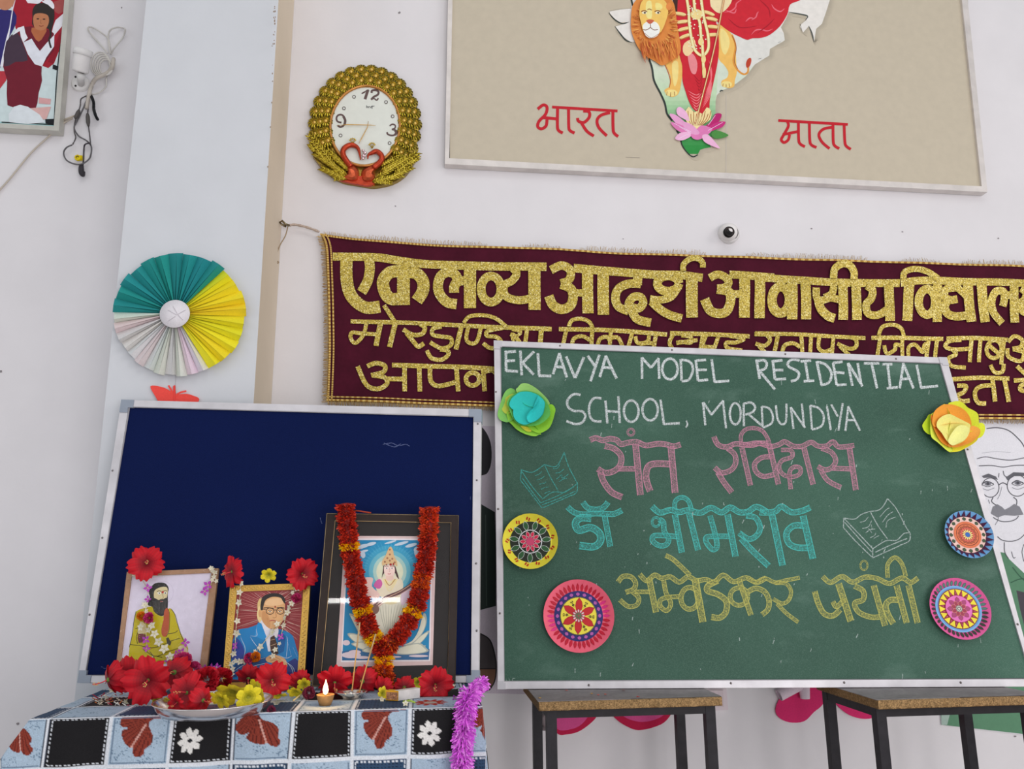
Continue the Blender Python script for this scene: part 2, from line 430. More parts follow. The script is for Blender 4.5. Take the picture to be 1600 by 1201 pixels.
# map
d = Draw(IP.lift(.0207), CI, dh=3e-5)
mp = '200,-500 120,-300 180,-150 205,0 205,60 130,66 55,80 60,95 90,130 130,155 190,155 95,185 130,240 200,290 232,290 280,350 325,400 350,470 365,560 410,650 440,720 460,800 500,860 535,930 560,1010 600,1065 635,1088 668,1072 685,1040 715,1030 760,1022 740,980 800,900 800,830 790,760 792,700 800,660 835,628 880,610 935,580 1000,530 1040,480 1062,450 1085,415 1115,405 1165,385 1168,340 1190,315 1240,300 1272,280 1265,230 1245,190 1280,130 1298,88 1380,98 1425,108 1422,140 1390,165 1378,185 1400,225 1440,180 1475,290 1490,200 1530,165 1560,80 1585,0 1560,-180 1450,-240 1250,-200 1000,-260 800,-420 600,-560 400,-600'
off = [(x+7, y+9) for x, y in CI.pts(mp)]
for k in range(5):
    d.line([((x-940+.9*(5-k))*4.4444, (y)*4.4444+1.5*(5-k)) for x, y in CI.pts(mp)], 38-6*k, lerp((178, 168, 149), (164, 155, 138), k/4), sm=2, closed=True)
NB = 26
for k in range(NB):
    y0 = -610+(k > 0)*(610+300)+max(0, k-1)*(800/NB); y1 = 300+k*(800/NB)
    t = k/(NB-1); c = lerp((214, 210, 204), (176, 200, 165), min(1, t*2)) if t < .5 else lerp((176, 200, 165), (40, 130, 58), min(1, (t-.5)*2.1))
    d.clipband(mp, y0, y1, c)
d.h += 4e-5
d.poly('800,640 960,560 1060,450 1165,385 1168,340 1272,280 1265,230 1200,200 830,200', (206, 205, 199)); d.clipband('790,700 800,660 835,628 935,580 1000,530 820,420 800,640', 400, 720, (196, 206, 190))
dk = (44, 52, 48)
d.line('50,88 75,120 110,150 150,165 190,152', 9, dk, taper=1); d.line('92,182 130,235 170,280 212,295', 10, dk, taper=1)
d.line('325,400 350,470 365,560 410,650 440,720 455,790 490,838', 13, dk); d.line('520,905 545,950 560,1010 600,1065 635,1088 668,1074', 9, dk)
d.line('205,-20 215,40', 12, dk); d.lines('820,640 830,628 845,632;1290,82 1380,98 1430,112 1415,140;1378,165 1392,215;1438,180 1460,230 1475,292;1225,295 1245,290;1088,410 1110,404', 9, (70, 74, 70), taper=1)
# lion hind quarters, tail, legs
yl = (222, 176, 92); yd = (198, 134, 62); yh = (236, 204, 130)
d.poly('800,170 870,200 915,260 930,340 935,430 940,500 925,560 920,600 880,612 835,590 835,560 870,540 880,500 850,450 815,410 795,300', yl, 3)
d.poly('825,200 870,230 890,300 860,380 830,330', yh, 3)
d.line('905,240 930,320 915,420 940,480 985,515 1015,500 1018,460', 13, (206, 140, 62)); d.line('908,250 935,330 922,420 945,478', 5, (150, 88, 40))
d.poly('1008,470 1003,440 1015,410 1035,402 1040,425 1028,460', (176, 62, 40), 3)
d.ell(868, 585, 38, 22, yh); d.lines('845,580 842,600;865,585 865,606;885,580 888,604', 4, (140, 84, 40))
d.poly('435,410 560,380 565,480 555,560 545,620 525,660 480,672 440,640 440,620 470,600 480,540 460,480', yl, 3)
d.poly('490,440 530,430 530,540 510,600 495,560', yh, 3); d.line('440,450 462,500 478,560 470,610', 6, (178, 96, 44))
d.ell(485, 645, 42, 24, yh); d.lines('455,635 452,662;480,640 478,670;505,636 508,664', 4, (140, 84, 40))
# woman in a red sari
red = (190, 32, 46); rd2 = (160, 22, 38); gold = (222, 200, 136)
d.poly('850,0 1000,-160 1240,-170 1420,-60 1380,0 1310,30 1290,100 1240,180 1170,240 1110,262 1050,265 1010,276 960,255 900,225 830,175 760,100 720,30 800,-80', red, 3)
for t in ('850,85 900,75 930,50 940,20 1000,-20', '860,70 920,90 935,60', '1040,140 1070,120 1080,95 1090,80', '1040,240 1070,210 1110,205 1150,215 1190,200', '1180,30 1200,60 1240,80 1270,60', '1000,150 1030,125 1060,130'):
    d.line(t, 9, (214, 98, 112), taper=1)
for t in ('880,130 960,190 1080,180', '1200,130 1150,180 1080,230', '1100,0 1160,60 1170,120', '900,20 960,-30 1060,-60'): d.line(t, 8, rd2, taper=1)
d.poly('740,0 760,-60 880,-60 905,0 870,60 820,92 770,60', (222, 205, 160), 3)
d.poly('500,-40 620,-160 700,-160 745,-60 760,60 800,170 815,300 808,420 780,560 752,690 745,760 700,790 640,760 605,700 585,640 562,560 560,460 545,400 520,280 520,120', red, 3)
d.poly('620,-160 600,-300 560,-330 590,-400 680,-430 770,-400 800,-330 740,-300 720,-160', (70, 42, 34), 3); d.poly('640,-270 720,-270 725,-190 770,-160 690,-90 610,-150 640,-190', (226, 186, 150), 2); d.ell(680, -320, 62, 82, (226, 186, 150)); d.poly('600,-370 640,-460 680,-500 725,-460 765,-370 680,-400', gold, 2)
d.ell(655, -330, 9, 5, (50, 34, 30)); d.ell(705, -330, 9, 5, (50, 34, 30)); d.line('660,-285 680,-279 702,-285', 6, (170, 50, 50))
d.poly('490,-40 505,90 525,90 530,-30', (60, 34, 30))
for k in range(6): d.line([(600+8*k, 630+22*k), (660, 660+20*k), (700-4*k, 625+22*k)], 6, (226, 120, 126), taper=1)
for k in range(7): d.line([(745+4*k, 420+30*k), (765-3*k, 520+26*k), (725-4*k, 640+18*k)], 6, (224, 112, 120), taper=1)
d.poly('600,370 640,380 665,440 655,510 625,505 605,440', (218, 130, 134), 3)
for k in range(5): d.line([(640+10*k, 520+30*k), (680, 560+22*k), (700, 520+26*k)], 4, rd2, taper=1)
d.poly('575,300 640,270 650,330 600,390 565,360', (224, 196, 148), 3)
for x, y, a in ((545, 95, 10), (560, 150, -8), (570, 200, -14), (580, 250, -20), (745, 90, 20), (765, 130, 12), (775, 185, 6), (770, 240, -4)):
    d.ell(x, y, 44, 12, gold, a); d.ell(x, y+13, 38, 4, (176, 110, 60), a)
for t in ('590,-20 605,80 610,170 625,270 650,350 700,385 740,340 740,250 715,140 700,60 690,-20', '640,-20 650,80 680,150 690,250 700,310', '700,310 705,420 712,540'):
    d.line(t, 22, (186, 140, 76)); d.line(t, 15, (232, 216, 164))
d.ell(660, 100, 42, 36, gold); d.ell(690, 290, 20, 26, gold); d.ell(708, 410, 16, 30, gold); d.ell(712, 500, 13, 40, gold)
for i in range(46):
    a = random.random(); d.ell(605+random.uniform(-8, 120), 20+random.uniform(0, 320), 5, 5, (246, 234, 196), n=6)
d.poly('575,800 605,740 640,780 665,770 700,790 730,745 760,770 755,830 700,865 650,900 600,860', (226, 206, 150), 2)
for k in range(9): d.line([(600+20*k, 770+(k % 2)*20), (605+17*k, 830), (625+9*k, 870)], 5, (160, 98, 56))
# spear
d.line('860,-60 780,350 650,860', 12, (170, 90, 56)); d.line('859,-60 779,350 652,850', 5, (236, 204, 150))
# lotus
pk = [(214, 150, 190), (206, 116, 168), (184, 44, 116), (170, 30, 100), (222, 170, 202)]
for t, k in (('520,760 545,742 590,780 610,840 580,830 530,800', 4), ('470,795 520,800 590,860 600,900 540,880', 0), ('480,848 560,870 640,920 600,940 520,900', 1), ('835,795 790,790 760,840 720,880 800,860', 3), ('860,845 800,850 730,890 700,930 790,900 840,880', 2), ('700,870 660,900 640,960 690,965 770,900', 1), ('510,960 540,925 600,915 625,940 580,968 540,975', 4), ('620,930 680,925 720,935 690,962 640,965', 1), ('700,940 740,935 800,1000 820,1030 760,1010 710,980', 4), ('560,850 620,860 680,920 650,935 590,910', 0), ('760,930 800,905 880,935 850,955 790,962', None)):
    d.poly(t, pk[k] if k is not None else (70, 130, 62), 3)
for t in ('500,855 620,915', '540,880 620,925', '790,800 740,870', '840,850 740,905', '530,965 600,930'): d.line(t, 3, (236, 200, 222))
for k in range(7): d.line([(590+18*k, 810), (620+8*k, 868)], 8, (232, 216, 168), taper=1)
# lion head
def mane(n, rx0, ry0, rx1, ry1, c1, c2, w):
    for i in range(n):
        a = random.uniform(-.15, 2*math.pi); r0 = random.uniform(.0, .5)
        x0, y0 = 370+math.cos(a)*(rx0+(rx1-rx0)*r0), 170+math.sin(a)*(ry0+(ry1-ry0)*r0)
        x1, y1 = 370+math.cos(a)*rx1*random.uniform(.82, 1.02)+random.uniform(-8, 8), 170+math.sin(a)*ry1*random.uniform(.82, 1.02)
        if y1 > 200: x1 += (y1-200)*.18
        d.line([(x0, y0), ((x0+x1)/2+random.uniform(-6, 6), (y0+y1)/2), (x1, y1)], w, lerp(c1, c2, random.random()), sm=2, taper=1)
d.poly('240,0 215,40 205,110 205,200 225,270 260,340 310,390 370,425 420,455 470,430 520,400 550,350 540,260 525,180 515,90 500,20 460,-30 400,-60 320,-60 270,-40', (206, 128, 60), 3)
mane(170, 100, 120, 160, 190, (226, 170, 86), (176, 84, 40), 7)
for i in range(70):
    x = random.uniform(270, 520); y = random.uniform(270, 340); d.line([(x, y), (x+random.uniform(0, 14), y+40), (x+random.uniform(5, 30), min(450, y+random.uniform(60, 110)))], 6, lerp((222, 150, 70), (164, 64, 34), random.random()), sm=2, taper=1)
d.poly('270,30 300,-10 360,-25 420,-10 455,30 462,90 445,150 425,200 400,230 330,240 290,215 275,160 262,100', (226, 184, 96), 3)
d.poly('310,20 345,10 350,110 335,130 310,110', (240, 212, 138), 3); d.poly('375,20 415,30 420,60 380,70', (240, 208, 128), 3)
d.poly('285,180 320,150 380,155 405,200 390,245 345,265 305,245', (234, 228, 218), 3)
d.poly('310,142 335,134 365,142 350,160 335,166 320,158', (188, 92, 66), 2)
d.line('338,165 338,190 310,208 288,205', 5, (120, 74, 54)); d.line('338,190 365,208 392,204', 5, (120, 74, 54))
for x in (297, 390): d.ell(x, 88, 17, 9, (236, 220, 190)); d.ell(x+3, 88, 7, 7, (60, 40, 28)); d.line([(x-22, 80), (x, 73), (x+20, 82)], 6, (120, 66, 36))
d.line('318,68 330,62 350,70', 5, (150, 90, 44)); d.ell(468, 45, 20, 26, (212, 130, 66)); d.line('300,230 345,262 395,235', 4, (176, 150, 130))
obj('printed_map', d.mb, M_GLOSSP, root)
# red lettering on the board
words('red_lettering', M_GLOSSP, (178, 24, 38), [(CH, 12, '228,461 510,478;1203,519 1503,536'), (CH, 13, '166,470 190,452 206,462 200,492 172,522 166,545 182,555 202,542 206,515;186,506 248,512;252,462 251,540 256,562 274,573;299,466 300,545 306,563 325,573;362,478 387,482 388,505 366,527 342,522 338,508;355,530 378,565 408,586;478,485 440,496 422,518 430,550 464,585;490,478 491,555 497,575 513,588'), (CH, 12, '1243,524 1246,545 1224,585 1216,602 1228,614 1246,602 1252,580;1222,580 1290,566;1290,525 1291,600 1298,620 1318,632;1337,528 1339,605 1347,625 1368,635;1436,548 1398,556 1378,580 1392,612 1424,640;1439,533 1440,608 1447,628 1466,640;1487,536 1490,610 1497,630 1516,643')], IP, root, h=.0207, gap=30)

# ================================================================== FRAMED SCHOOL PHOTOGRAPH (upper left)
CO = Crop(0, 0, 4.141)
root = thing('framed_photograph', WP.at(50, 198), 'framed colour photograph of school children in maroon uniforms, at the top left', 'picture')
c4 = [(-210, -120), (118, -120), (92, 204), (-215, 188)]
mb = MB(); mb.slab([(-206, -116), (112, -116), (88, 198), (-210, 184)], WP, .002, .02, col((150, 190, 190))); obj('backing', mb, M_PLASTIC, root)
rails(root, c4, (6, 8, 7, 6), WP, .002, .032, col((180, 178, 170)), M_ALU)
d = Draw(WP.lift(.0205), CO)
d.poly('-870,-480 460,-480 375,800 -880,760', (188, 202, 203)); d.line('420,-20 405,150 370,470 350,805', 8, (30, 34, 34)); d.line('10,790 350,806', 7, (40, 44, 44))
d.poly('100,-200 420,-200 420,60 400,240 350,410 260,420 100,180', (150, 26, 42), 2); d.poly('155,-20 300,-20 250,25 180,20', (214, 212, 218)); d.poly('350,10 425,0 420,60 380,90 345,60', (150, 70, 70), 2)
d.poly('418,80 418,150 350,230 330,230 345,170 360,130', (212, 210, 216)); d.poly('380,230 410,180 400,260 345,410 310,400', (128, 20, 36))
d.poly('-30,60 90,70 105,150 60,240 20,370 0,440 -60,440 -60,60', (44, 38, 100), 2); d.poly('-20,-60 60,-80 95,0 70,50 30,66 -10,40', (178, 120, 92), 3); d.poly('-20,-60 60,-90 100,-20 60,-20 0,-30', (40, 30, 30), 2)
d.poly('105,-20 85,60 60,230 20,430 0,430 40,250 60,180 80,50', (216, 214, 222)); d.poly('-20,460 50,460 40,520 -20,600', (170, 50, 60))
d.poly('110,190 200,170 330,200 350,240 345,330 270,430 272,520 250,600 225,718 130,690 48,680 46,520 20,430 40,330 80,240', (104, 24, 40), 2)
d.poly('40,270 110,210 150,290 180,390 100,400 25,430', (64, 48, 62), 2)
d.poly('80,230 115,180 155,168 165,215 180,245 150,275 135,240 128,200', (214, 214, 220)); d.poly('150,275 205,250 235,300 258,330 300,280 352,225 350,300 300,370 272,430 225,415 180,350', (208, 210, 218))
d.poly('205,180 300,180 285,230 250,270 215,230', (166, 96, 62), 2)
d.poly('212,60 240,25 300,20 345,50 352,110 335,190 325,205 300,180 215,170 210,110', (44, 38, 36), 3); d.poly('218,100 260,85 310,100 315,150 290,190 250,195 220,170', (172, 112, 78), 3)
d.poly('270,10 320,-5 350,30 345,60 310,30', (216, 214, 220), 2); d.line('320,160 328,220 318,260 330,310', 12, (44, 36, 36))
d.ell(245, 122, 9, 4, (50, 34, 30)); d.ell(285, 124, 9, 4, (50, 34, 30)); d.line('252,165 266,170 282,165', 4, (120, 50, 44)); d.line('265,125 262,148 270,150', 3, (140, 86, 60))
d.poly('250,630 330,640 325,675 250,668', (198, 150, 150)); d.poly('180,700 330,690 300,770 190,780', (200, 160, 156)); d.poly('90,690 180,690 290,790 60,790', (202, 208, 212), 2)
d.poly('342,415 378,430 370,455 340,445', (24, 26, 30)); d.poly('292,770 350,768 350,805 295,798', (24, 26, 30))
obj('printed_photo', d.mb, M_GLOSSP, root)

# ================================================================== PEACOCK WALL CLOCK
CK = Crop(475, 90, 5.72); KP = WP
cx, cy = 572.5, 193.5; rot = rad(7)
def kp(rx, ry, a, h=0):  # ellipse point, a from +x counter clockwise in the image
    x, y = rx*math.cos(a), -ry*math.sin(a)
    return (cx-2+x*math.cos(rot)-y*math.sin(rot), cy+3+x*math.sin(rot)+y*math.cos(rot))
root = thing('peacock_clock', KP.at(572, 288), 'oval wall clock with a gold scalloped peacock surround and two red necked birds', 'clock')
og = (150, 126, 44)
mb = MB(); mb.slab([(571+(a-571)*.955, 198+(b-198)*.965) if b < 240 else (571+(a-571)*.985, b-1) for a, b in smooth(CK.pts('500,80 640,85 760,130 860,190 940,270 1000,370 1035,480 1045,620 1030,730 1020,850 980,960 900,1060 800,1120 690,1148 600,1155 480,1135 340,1110 230,1050 140,970 70,880 45,800 45,690 75,600 80,480 120,370 180,270 260,180 370,110'), 3, True)], KP, .001, .018, col((142, 118, 48)))
obj('back_shell', mb, M_GOLD, root)
S = KP.at(573, 193); pxm = (KP.at(574, 193)-S).length   # metres per pixel
def feather(r):
    mb = MB(); n = 26; vs = [(0, -.012, 0)]; fs = []; cs = []
    for j, (rr, y) in enumerate(((.45, -.0115), (.8, -.0085), (1.0, -.002), (1.0, 0))):
        for k in range(n):
            a = 2*math.pi*k/n; q = rr*(1.0 if j < 2 else (1+.04*(k % 2))); yy = y-(.0016 if k % 2 and 0 < j < 3 or (k % 2 and j == 0) else 0)
            vs.append((q*r*math.cos(a), yy, q*r*math.sin(a)))
    for k in range(n):
        fs.append((0, 1+k, 1+(k+1) % n)); cs.append(col((150, 122, 34)))
        for j in range(3): fs.append((1+j*n+k, 1+(j+1)*n+k, 1+(j+1)*n+(k+1) % n, 1+j*n+(k+1) % n)); cs.append(col((164, 146, 44) if k % 2 else (78, 68, 18)))
    mb.mesh(vs, fs, cs, False)
    mb.ball((0, -.0125, -r*.12), r*.27, col((206, 172, 88)), 10, 6, (1, .7, 1)); return mb
fo = obj('feather_scale', feather(11*pxm), M_GOLD, root, local=True); first = True
rows = ((78, 85.5, 21, .010), (69.5, 77, 20, .015), (61, 68.5, 19, .019))
for rx, ry, n, h in rows:
    for k in range(n):
        a = rad(-28)+rad(236)*k/(n-1)+(.05 if rx == 67.5 else 0)
        p = KP.at(*kp(rx, ry, a), h)-root.location
        if first: fo.location = p; first = False
        else: share(fo, root, p)
mb = MB(); ringp = [kp(54.5, 62.5, 2*math.pi*k/48) for k in range(48)]
mb.tube([KP.at(u, v, .026) for u, v in ringp]+[KP.at(*ringp[0], .026)], .0042, col((176, 122, 66)), 8, False); obj('face_rim', mb, M_GOLD, root)
mb = MB(); mb.slab([kp(54, 62, 2*math.pi*k/48) for k in range(48)], KP, .018, .024, col((205, 208, 200))); obj('clock_face', mb, M_PLASTIC, root)
d = Draw(KP.lift(.0243), CK); nb = (92, 74, 72)
d.line('515,322 545,305 575,285 545,372', 13, nb, sm=0); d.line('572,288 545,372', 25, nb, sm=0)
d.line('605,315 608,295 640,290 665,305 660,330 625,350 600,375', 19, nb); d.line('600,375 625,365 650,380 665,362', 12, nb)
d.line('335,580 300,570 290,540 305,515 335,510 358,530 366,570 355,605 325,620 300,605', 16, nb); d.line('352,525 368,560 362,600', 22, nb)
d.line('765,610 790,595 815,605 812,630 785,640', 13, nb); d.line('785,640 820,650 825,680 790,695 750,685 742,665', 15, nb); d.line('815,650 825,672 812,690', 22, nb)
d.line('556,450 566,430 572,450 582,436 586,450 596,436 600,450 612,432 608,460;', 5, (60, 60, 60)) if False else d.lines('560,426 558,450;560,440 570,436 570,450;578,450 576,438 590,436 592,450;602,436 600,450;610,428 608,458;600,436 630,432', 5, (70, 70, 72), sm=0)
for x, y in ((447, 350), (357, 452), (327, 695), (733, 397), (792, 524), (765, 763)): d.ring(x, y, 13, 13, 6, (96, 90, 86), n=8); d.ell(x, y, 6, 6, (230, 230, 226), n=8)
obj('dial_print', d.mb, M_PRINT, root)
for t, w_ in (('640,606 600,602 390,598 290,606', 10), ('575,568 568,620 515,720 490,768', 9)):
    d = Draw(KP.lift(.029), CK); p = CK.pts(t); mb = MB()
    mb.tube([KP.at(u, v, .029) for u, v in p], [.0006, .0011, .0014, .0005], col((196, 156, 92)), 6); obj('clock_hand', mb, M_GOLD, root)
rc_ = col((168, 62, 40)); rc2 = col((190, 88, 56))
for side, neck, body, crown, beak in (('l', '505,915 498,860 480,805 430,780 380,795 350,830 355,880 385,930 420,975', '385,960 420,940 470,975 495,1020 490,1090 440,1108 370,1095 340,1075 380,1040', (435, 745), None),
                          ('r', '570,905 575,870 610,850 650,838 690,870 695,910 665,950 620,985', '665,955 620,950 540,985 510,1020 510,1090 550,1115 620,1100 640,1060 625,1020', (608, 785), None)):
    mb = MB(); p = smooth(CK.pts(neck), 4); n = len(p)
    mb.tube([KP.at(u, v, .033) for u, v in p], [(.0012+.0052*min(1, i/(n*.35))+.0025*i/n) for i in range(n)], rc_, 9)
    q = smooth(CK.pts(body), 4, True); c = (sum(a[0] for a in q)/len(q), sum(a[1] for a in q)/len(q))
    for (ta, ha), (tb, hb) in (((1, .016), (.8, .03)), ((.8, .03), (.45, .038)), ((.45, .038), (0.02, .04))):
        for i in range(len(q)):
            j = (i+1) % len(q)
            mb.face([KP.at(c[0]+(q[i][0]-c[0])*ta, c[1]+(q[i][1]-c[1])*ta, ha), KP.at(c[0]+(q[j][0]-c[0])*ta, c[1]+(q[j][1]-c[1])*ta, ha), KP.at(c[0]+(q[j][0]-c[0])*tb, c[1]+(q[j][1]-c[1])*tb, hb), KP.at(c[0]+(q[i][0]-c[0])*tb, c[1]+(q[i][1]-c[1])*tb, hb)], rc2, None, True)
    bd = obj('bird', mb, M_COPPER, root)
    mb = MB()
    for k in range(5):
        a = rad(20+35*k); u, v = crown[0]+26*math.cos(a), crown[1]-22*math.sin(a)
        mb.ball(KP.at(*CK.pts([(u, v)])[0], .037), .0026, col((196, 170, 80)), 7, 5)
        mb.tube([KP.at(*CK.pts([(crown[0], crown[1]+28)])[0], .035), KP.at(*CK.pts([(u, v)])[0], .037)], .0009, col((150, 124, 44)), 5)
    obj('crown', mb, M_GOLD, bd)
mb = MB(); q = smooth(CK.pts('300,1085 420,1060 560,1060 650,1090 600,1140 480,1130'), 3, True)
mb.slab(q, KP, .016, .026, rc_); obj('perch', mb, M_COPPER, root)
# wings: rows of long leaf barbs
def wing(base, lines_, nm):
    mb = MB()
    for (x0, y0, x1, y1, wd, n) in lines_:
        a = CK.pts([(x0, y0)])[0]; b = CK.pts([(x1, y1)])[0]; L_ = math.hypot(b[0]-a[0], b[1]-a[1]); dx, dy = (b[0]-a[0])/L_, (b[1]-a[1])/L_
        mb.tube([KP.at(*lerp(a, b, t), .024+.006*math.sin(math.pi*t)) for t in (0, .25, .5, .75, 1)], [.0018, .002, .0018, .0014, .0008], col((190, 170, 66)), 6)
        for k in range(n):
            t = (k+.5)/n; c = lerp(a, b, t); ln = wd/5.72*(1-.25*abs(t-.4))
            for sg in (-1, 1):
                e = (c[0]+dx*ln*.8-dy*sg*ln*.5, c[1]+dy*ln*.8+dx*sg*ln*.5)
                mb.tube([KP.at(*c, .027), KP.at(*lerp(c, e, .5), .0285), KP.at(*e, .021)], [.0014, .0030, .0012], col((184, 166, 56) if k % 2 else (150, 130, 40)), 5)
    obj('wing', mb, M_GOLD, root)
wing(0, [(330, 1060, 70, 690, 70, 15), (210, 960, 40, 700, 52, 10), (390, 1060, 110, 860, 70, 15), (420, 1020, 215, 830, 62, 12), (380, 1090, 160, 990, 60, 11), (400, 1000, 280, 905, 50, 8), (440, 1065, 280, 1085, 40, 8), (100, 850, 50, 780, 40, 5)], 'l')
wing(0, [(640, 1080, 1010, 850, 70, 17), (800, 1040, 1015, 880, 52, 10), (600, 1110, 870, 1050, 62, 12), (680, 1020, 900, 900, 66, 12), (670, 970, 830, 890, 46, 8), (640, 1110, 780, 1120, 40, 7), (720, 1100, 960, 980, 60, 11), (930, 960, 1020, 900, 40, 5)], 'r')
mb = MB()
for x, y, r in ((530, 830, .0045), (545, 850, .005), (530, 875, .0045), (528, 900, .0045), (545, 880, .004)): mb.ball(KP.at(*CK.pts([(x, y)])[0], .033), r, col((214, 196, 200)), 7, 5)
obj('jewel', mb, M_STEEL, root)

# ================================================================== CCTV CAMERAS AND CABLES
root = thing('dome_camera', WP.at(1138, 383), 'small white round dome camera on the wall above the maroon banner', 'camera')
q = Crop(1100, 330, 20)
mb = MB(); o_ = WP.at(*q.pts([(750, 720)])[0]); r0 = 17*pxm
mb.lathe(o_, (0, -1, 0), [(r0, 0), (r0, .012), (r0*.93, .016), (r0*.8, .018)], col((205, 202, 200))); obj('base_ring', mb, M_PLASTIC, root)
mb = MB(); mb.ball(WP.at(*q.pts([(765, 660)])[0], .02), r0*.84, col((214, 210, 208)), 20, 12); obj('ball_housing', mb, M_PLASTIC, root)
mb = MB(); mb.lathe(WP.at(*q.pts([(780, 645)])[0], .02+r0*.74), (0, -1, 0), [(r0*.5, -.006), (r0*.5, .004), (r0*.4, .004), (r0*.34, .0015), (0.0001, .0015)], [col((14, 10, 10)), col((14, 10, 10)), col((60, 48, 46)), col((12, 8, 8))]); obj('lens', mb, M_WOOD, root)
root = thing('bullet_camera', WP.at(130, 140), 'white bullet camera with round mount, beside the framed school photograph', 'camera')
a0, a1 = WP.at(127, 140, .03), WP.at(131, 105, .09); a2 = WP.at(129, 78, .075)
mb = MB(); mb.lathe(WP.at(127, 132), (0, -1, 0), [(.0001, .012), (.02, .012), (.024, .008), (.024, 0)], col((208, 206, 204)))
obj('mount', mb, M_PLASTIC, root)
mb = MB(); mb.tube([WP.at(127, 132, .01), WP.at(126, 122, .045), WP.at(127, 116, .055)], [.009, .009, .011], col((196, 194, 192)), 10); obj('arm', mb, M_PLASTIC, root)
ax = (WP.at(129.5, 80, .07)-WP.at(125, 112, .05)); L_ = ax.length; mb = MB()
mb.lathe(WP.at(125, 113, .05), ax, [(.0001, 0), (.018, 0), (.0215, .004), (.0215, L_*.9)], col((208, 205, 203)), 24); bd = obj('body', mb, M_PLASTIC, root)
mb = MB(); mb.lathe(WP.at(125, 113, .05), ax, [(.0225, L_*.82), (.0245, L_*.83), (.0245, L_*1.12), (.022, L_*1.12), (.019, L_*1.0), (.0001, L_)], [col((206, 204, 202))]*3+[col((30, 28, 28))]*2, 24); obj('sun_shade', mb, M_PLASTIC, root)
mb = MB()
for x, y in ((118, 120), (128, 117), (118, 134)): mb.ball(WP.at(x, y, .013 if y > 130 else .05), .003, col((40, 38, 38)), 6, 4)
obj('screw', mb, M_PLASTIC, root)
def cable(name, label, t, r, c, h=.012, seg=6, group=None, extra=None, crop=CO, hh=None, cat='cable'):
    p = smooth(crop.pts(t), 6); n = len(p); mb = MB()
    mb.tube([WP.at(u, v, h+(.006*math.sin(i*.5) if hh is None else hh(i/n))) for i, (u, v) in enumerate(p)], r, col(c), seg)
    o = obj(name, mb, M_PLASTIC); tag(o, label, cat, group); return o
cw = (188, 184, 178)
cable('cable', 'loose white cable loop reaching highest left above the bullet camera', '700,345 640,280 580,210 570,180 600,178 660,215 700,250 712,300 715,350', .0022, cw)
cable('cable', 'loose white cable loop nearest the pillar above the coiled cable', '715,350 700,260 710,200 750,178 800,182 810,200 790,250 740,310 720,350', .0022, cw)
mb = MB()
for k in range(5):
    p = [CO.pts([(668+9*(k-2)+(62-5*k)*math.cos(t), 425+5*(k-2)+(78-7*k)*math.sin(t))])[0] for t in [2*math.pi*j/24 for j in range(25)]]
    mb.tube([WP.at(u, v, .012+.0018*k) for u, v in p], .0022, col((190, 186, 180)), 6)
tag(obj('coiled_cable', mb, M_PLASTIC), 'coil of white cable hanging right of the bullet camera', 'cable')
cable('cable', 'white cable bundle running down from the coil behind the camera mount', '735,380 725,440 680,480 620,510 590,560 575,620 560,700', .0055, (176, 168, 158), .02)
cable('cable', 'white cable bowed out to the right below the coil', '700,370 715,450 690,500 685,560 640,600 590,610', .002, cw)
cable('cable', 'short black cable tail with a knotted end under the bullet camera', '590,620 605,660 608,710 620,750 632,772', .0042, (20, 20, 24), .018)
mb_ = 'thin grey cable with a connector hanging left under the bullet camera'
def conn(o, t, h=.016):
    mb = MB(); p = CO.pts(t); mb.tube([WP.at(u, v, h) for u, v in p], [.0035, .0055, .0055, .003][:len(p)] if len(p) == 4 else .005, col((78, 74, 72)), 8)
    obj('connector', mb, M_PLASTIC, o)
o = cable('cable', mb_, '560,620 525,640 520,680 510,715 485,790 480,850 490,890 470,935', .0018, (90, 86, 86)); conn(o, '512,712 505,728 495,752 486,768')
o = cable('cable', 'thin grey cable with a connector hanging right under the bullet camera', '560,620 570,690 568,740 572,810 580,870 586,935', .0018, (80, 76, 78)); conn(o, '566,736 568,755 570,790 572,815')
o = cable('cable', 'dark cable crossing down to a white hoop and a black plug', '560,650 530,720 495,790 480,830 510,880 560,910 590,945 590,990 575,1030 530,1060 480,1060 430,1035 412,990 430,955 465,938', .0021, (96, 94, 96))
o = cable('cable', 'dark cable dropping from the hoop to the lowest plug on the wall', '580,925 550,935 543,970 540,1040 535,1080', .0021, (60, 56, 62))
mb = MB(); p = CO.pts('533,1060 528,1090 530,1125 540,1140'); mb.tube([WP.at(u, v, .014) for u, v in p], [.003, .006, .007, .003], col((50, 46, 50)), 8); obj('plug', mb, M_PLASTIC, o)
mb = MB(); p = CO.pts('533,1062 515,1070 512,1110 525,1135 545,1138 548,1110'); mb.tube([WP.at(u, v, .013) for u, v in smooth(p, 4)], .0018, col((70, 66, 70)), 6); obj('plug_loop', mb, M_PLASTIC, o)
mb = MB(); mb.lathe(WP.at(*CO.pts([(507, 1024)])[0], .006), (0, -1, 0), [(.0085, 0), (.0085, .006), (.005, .0065), (.004, .003), (.0001, .003)], [col((210, 186, 10)), col((216, 192, 10)), col((100, 84, 10)), col((214, 190, 20))], 8)
mb.box(WP.at(*CO.pts([(512, 1030)])[0])-V((0, .008, .004)), WP.at(*CO.pts([(538, 1018)])[0])+V((0, 0, .002)), col((210, 186, 10)))
tag(obj('cable_plug', mb, M_PLASTIC), 'small yellow round plug hanging below the bullet camera', 'plug')
cable('cable', 'pale cable running from the cctv connectors down to the lower left wall', '470,765 400,805 330,870 200,990 60,1160 -60,1290', .0024, (176, 166, 154), .006, hh=lambda t: 0)
cable('cable', 'short twisted beige cable behind the corner of the school photograph', '480,750 430,770 395,795 375,835', .0026, (170, 160, 146), .01)
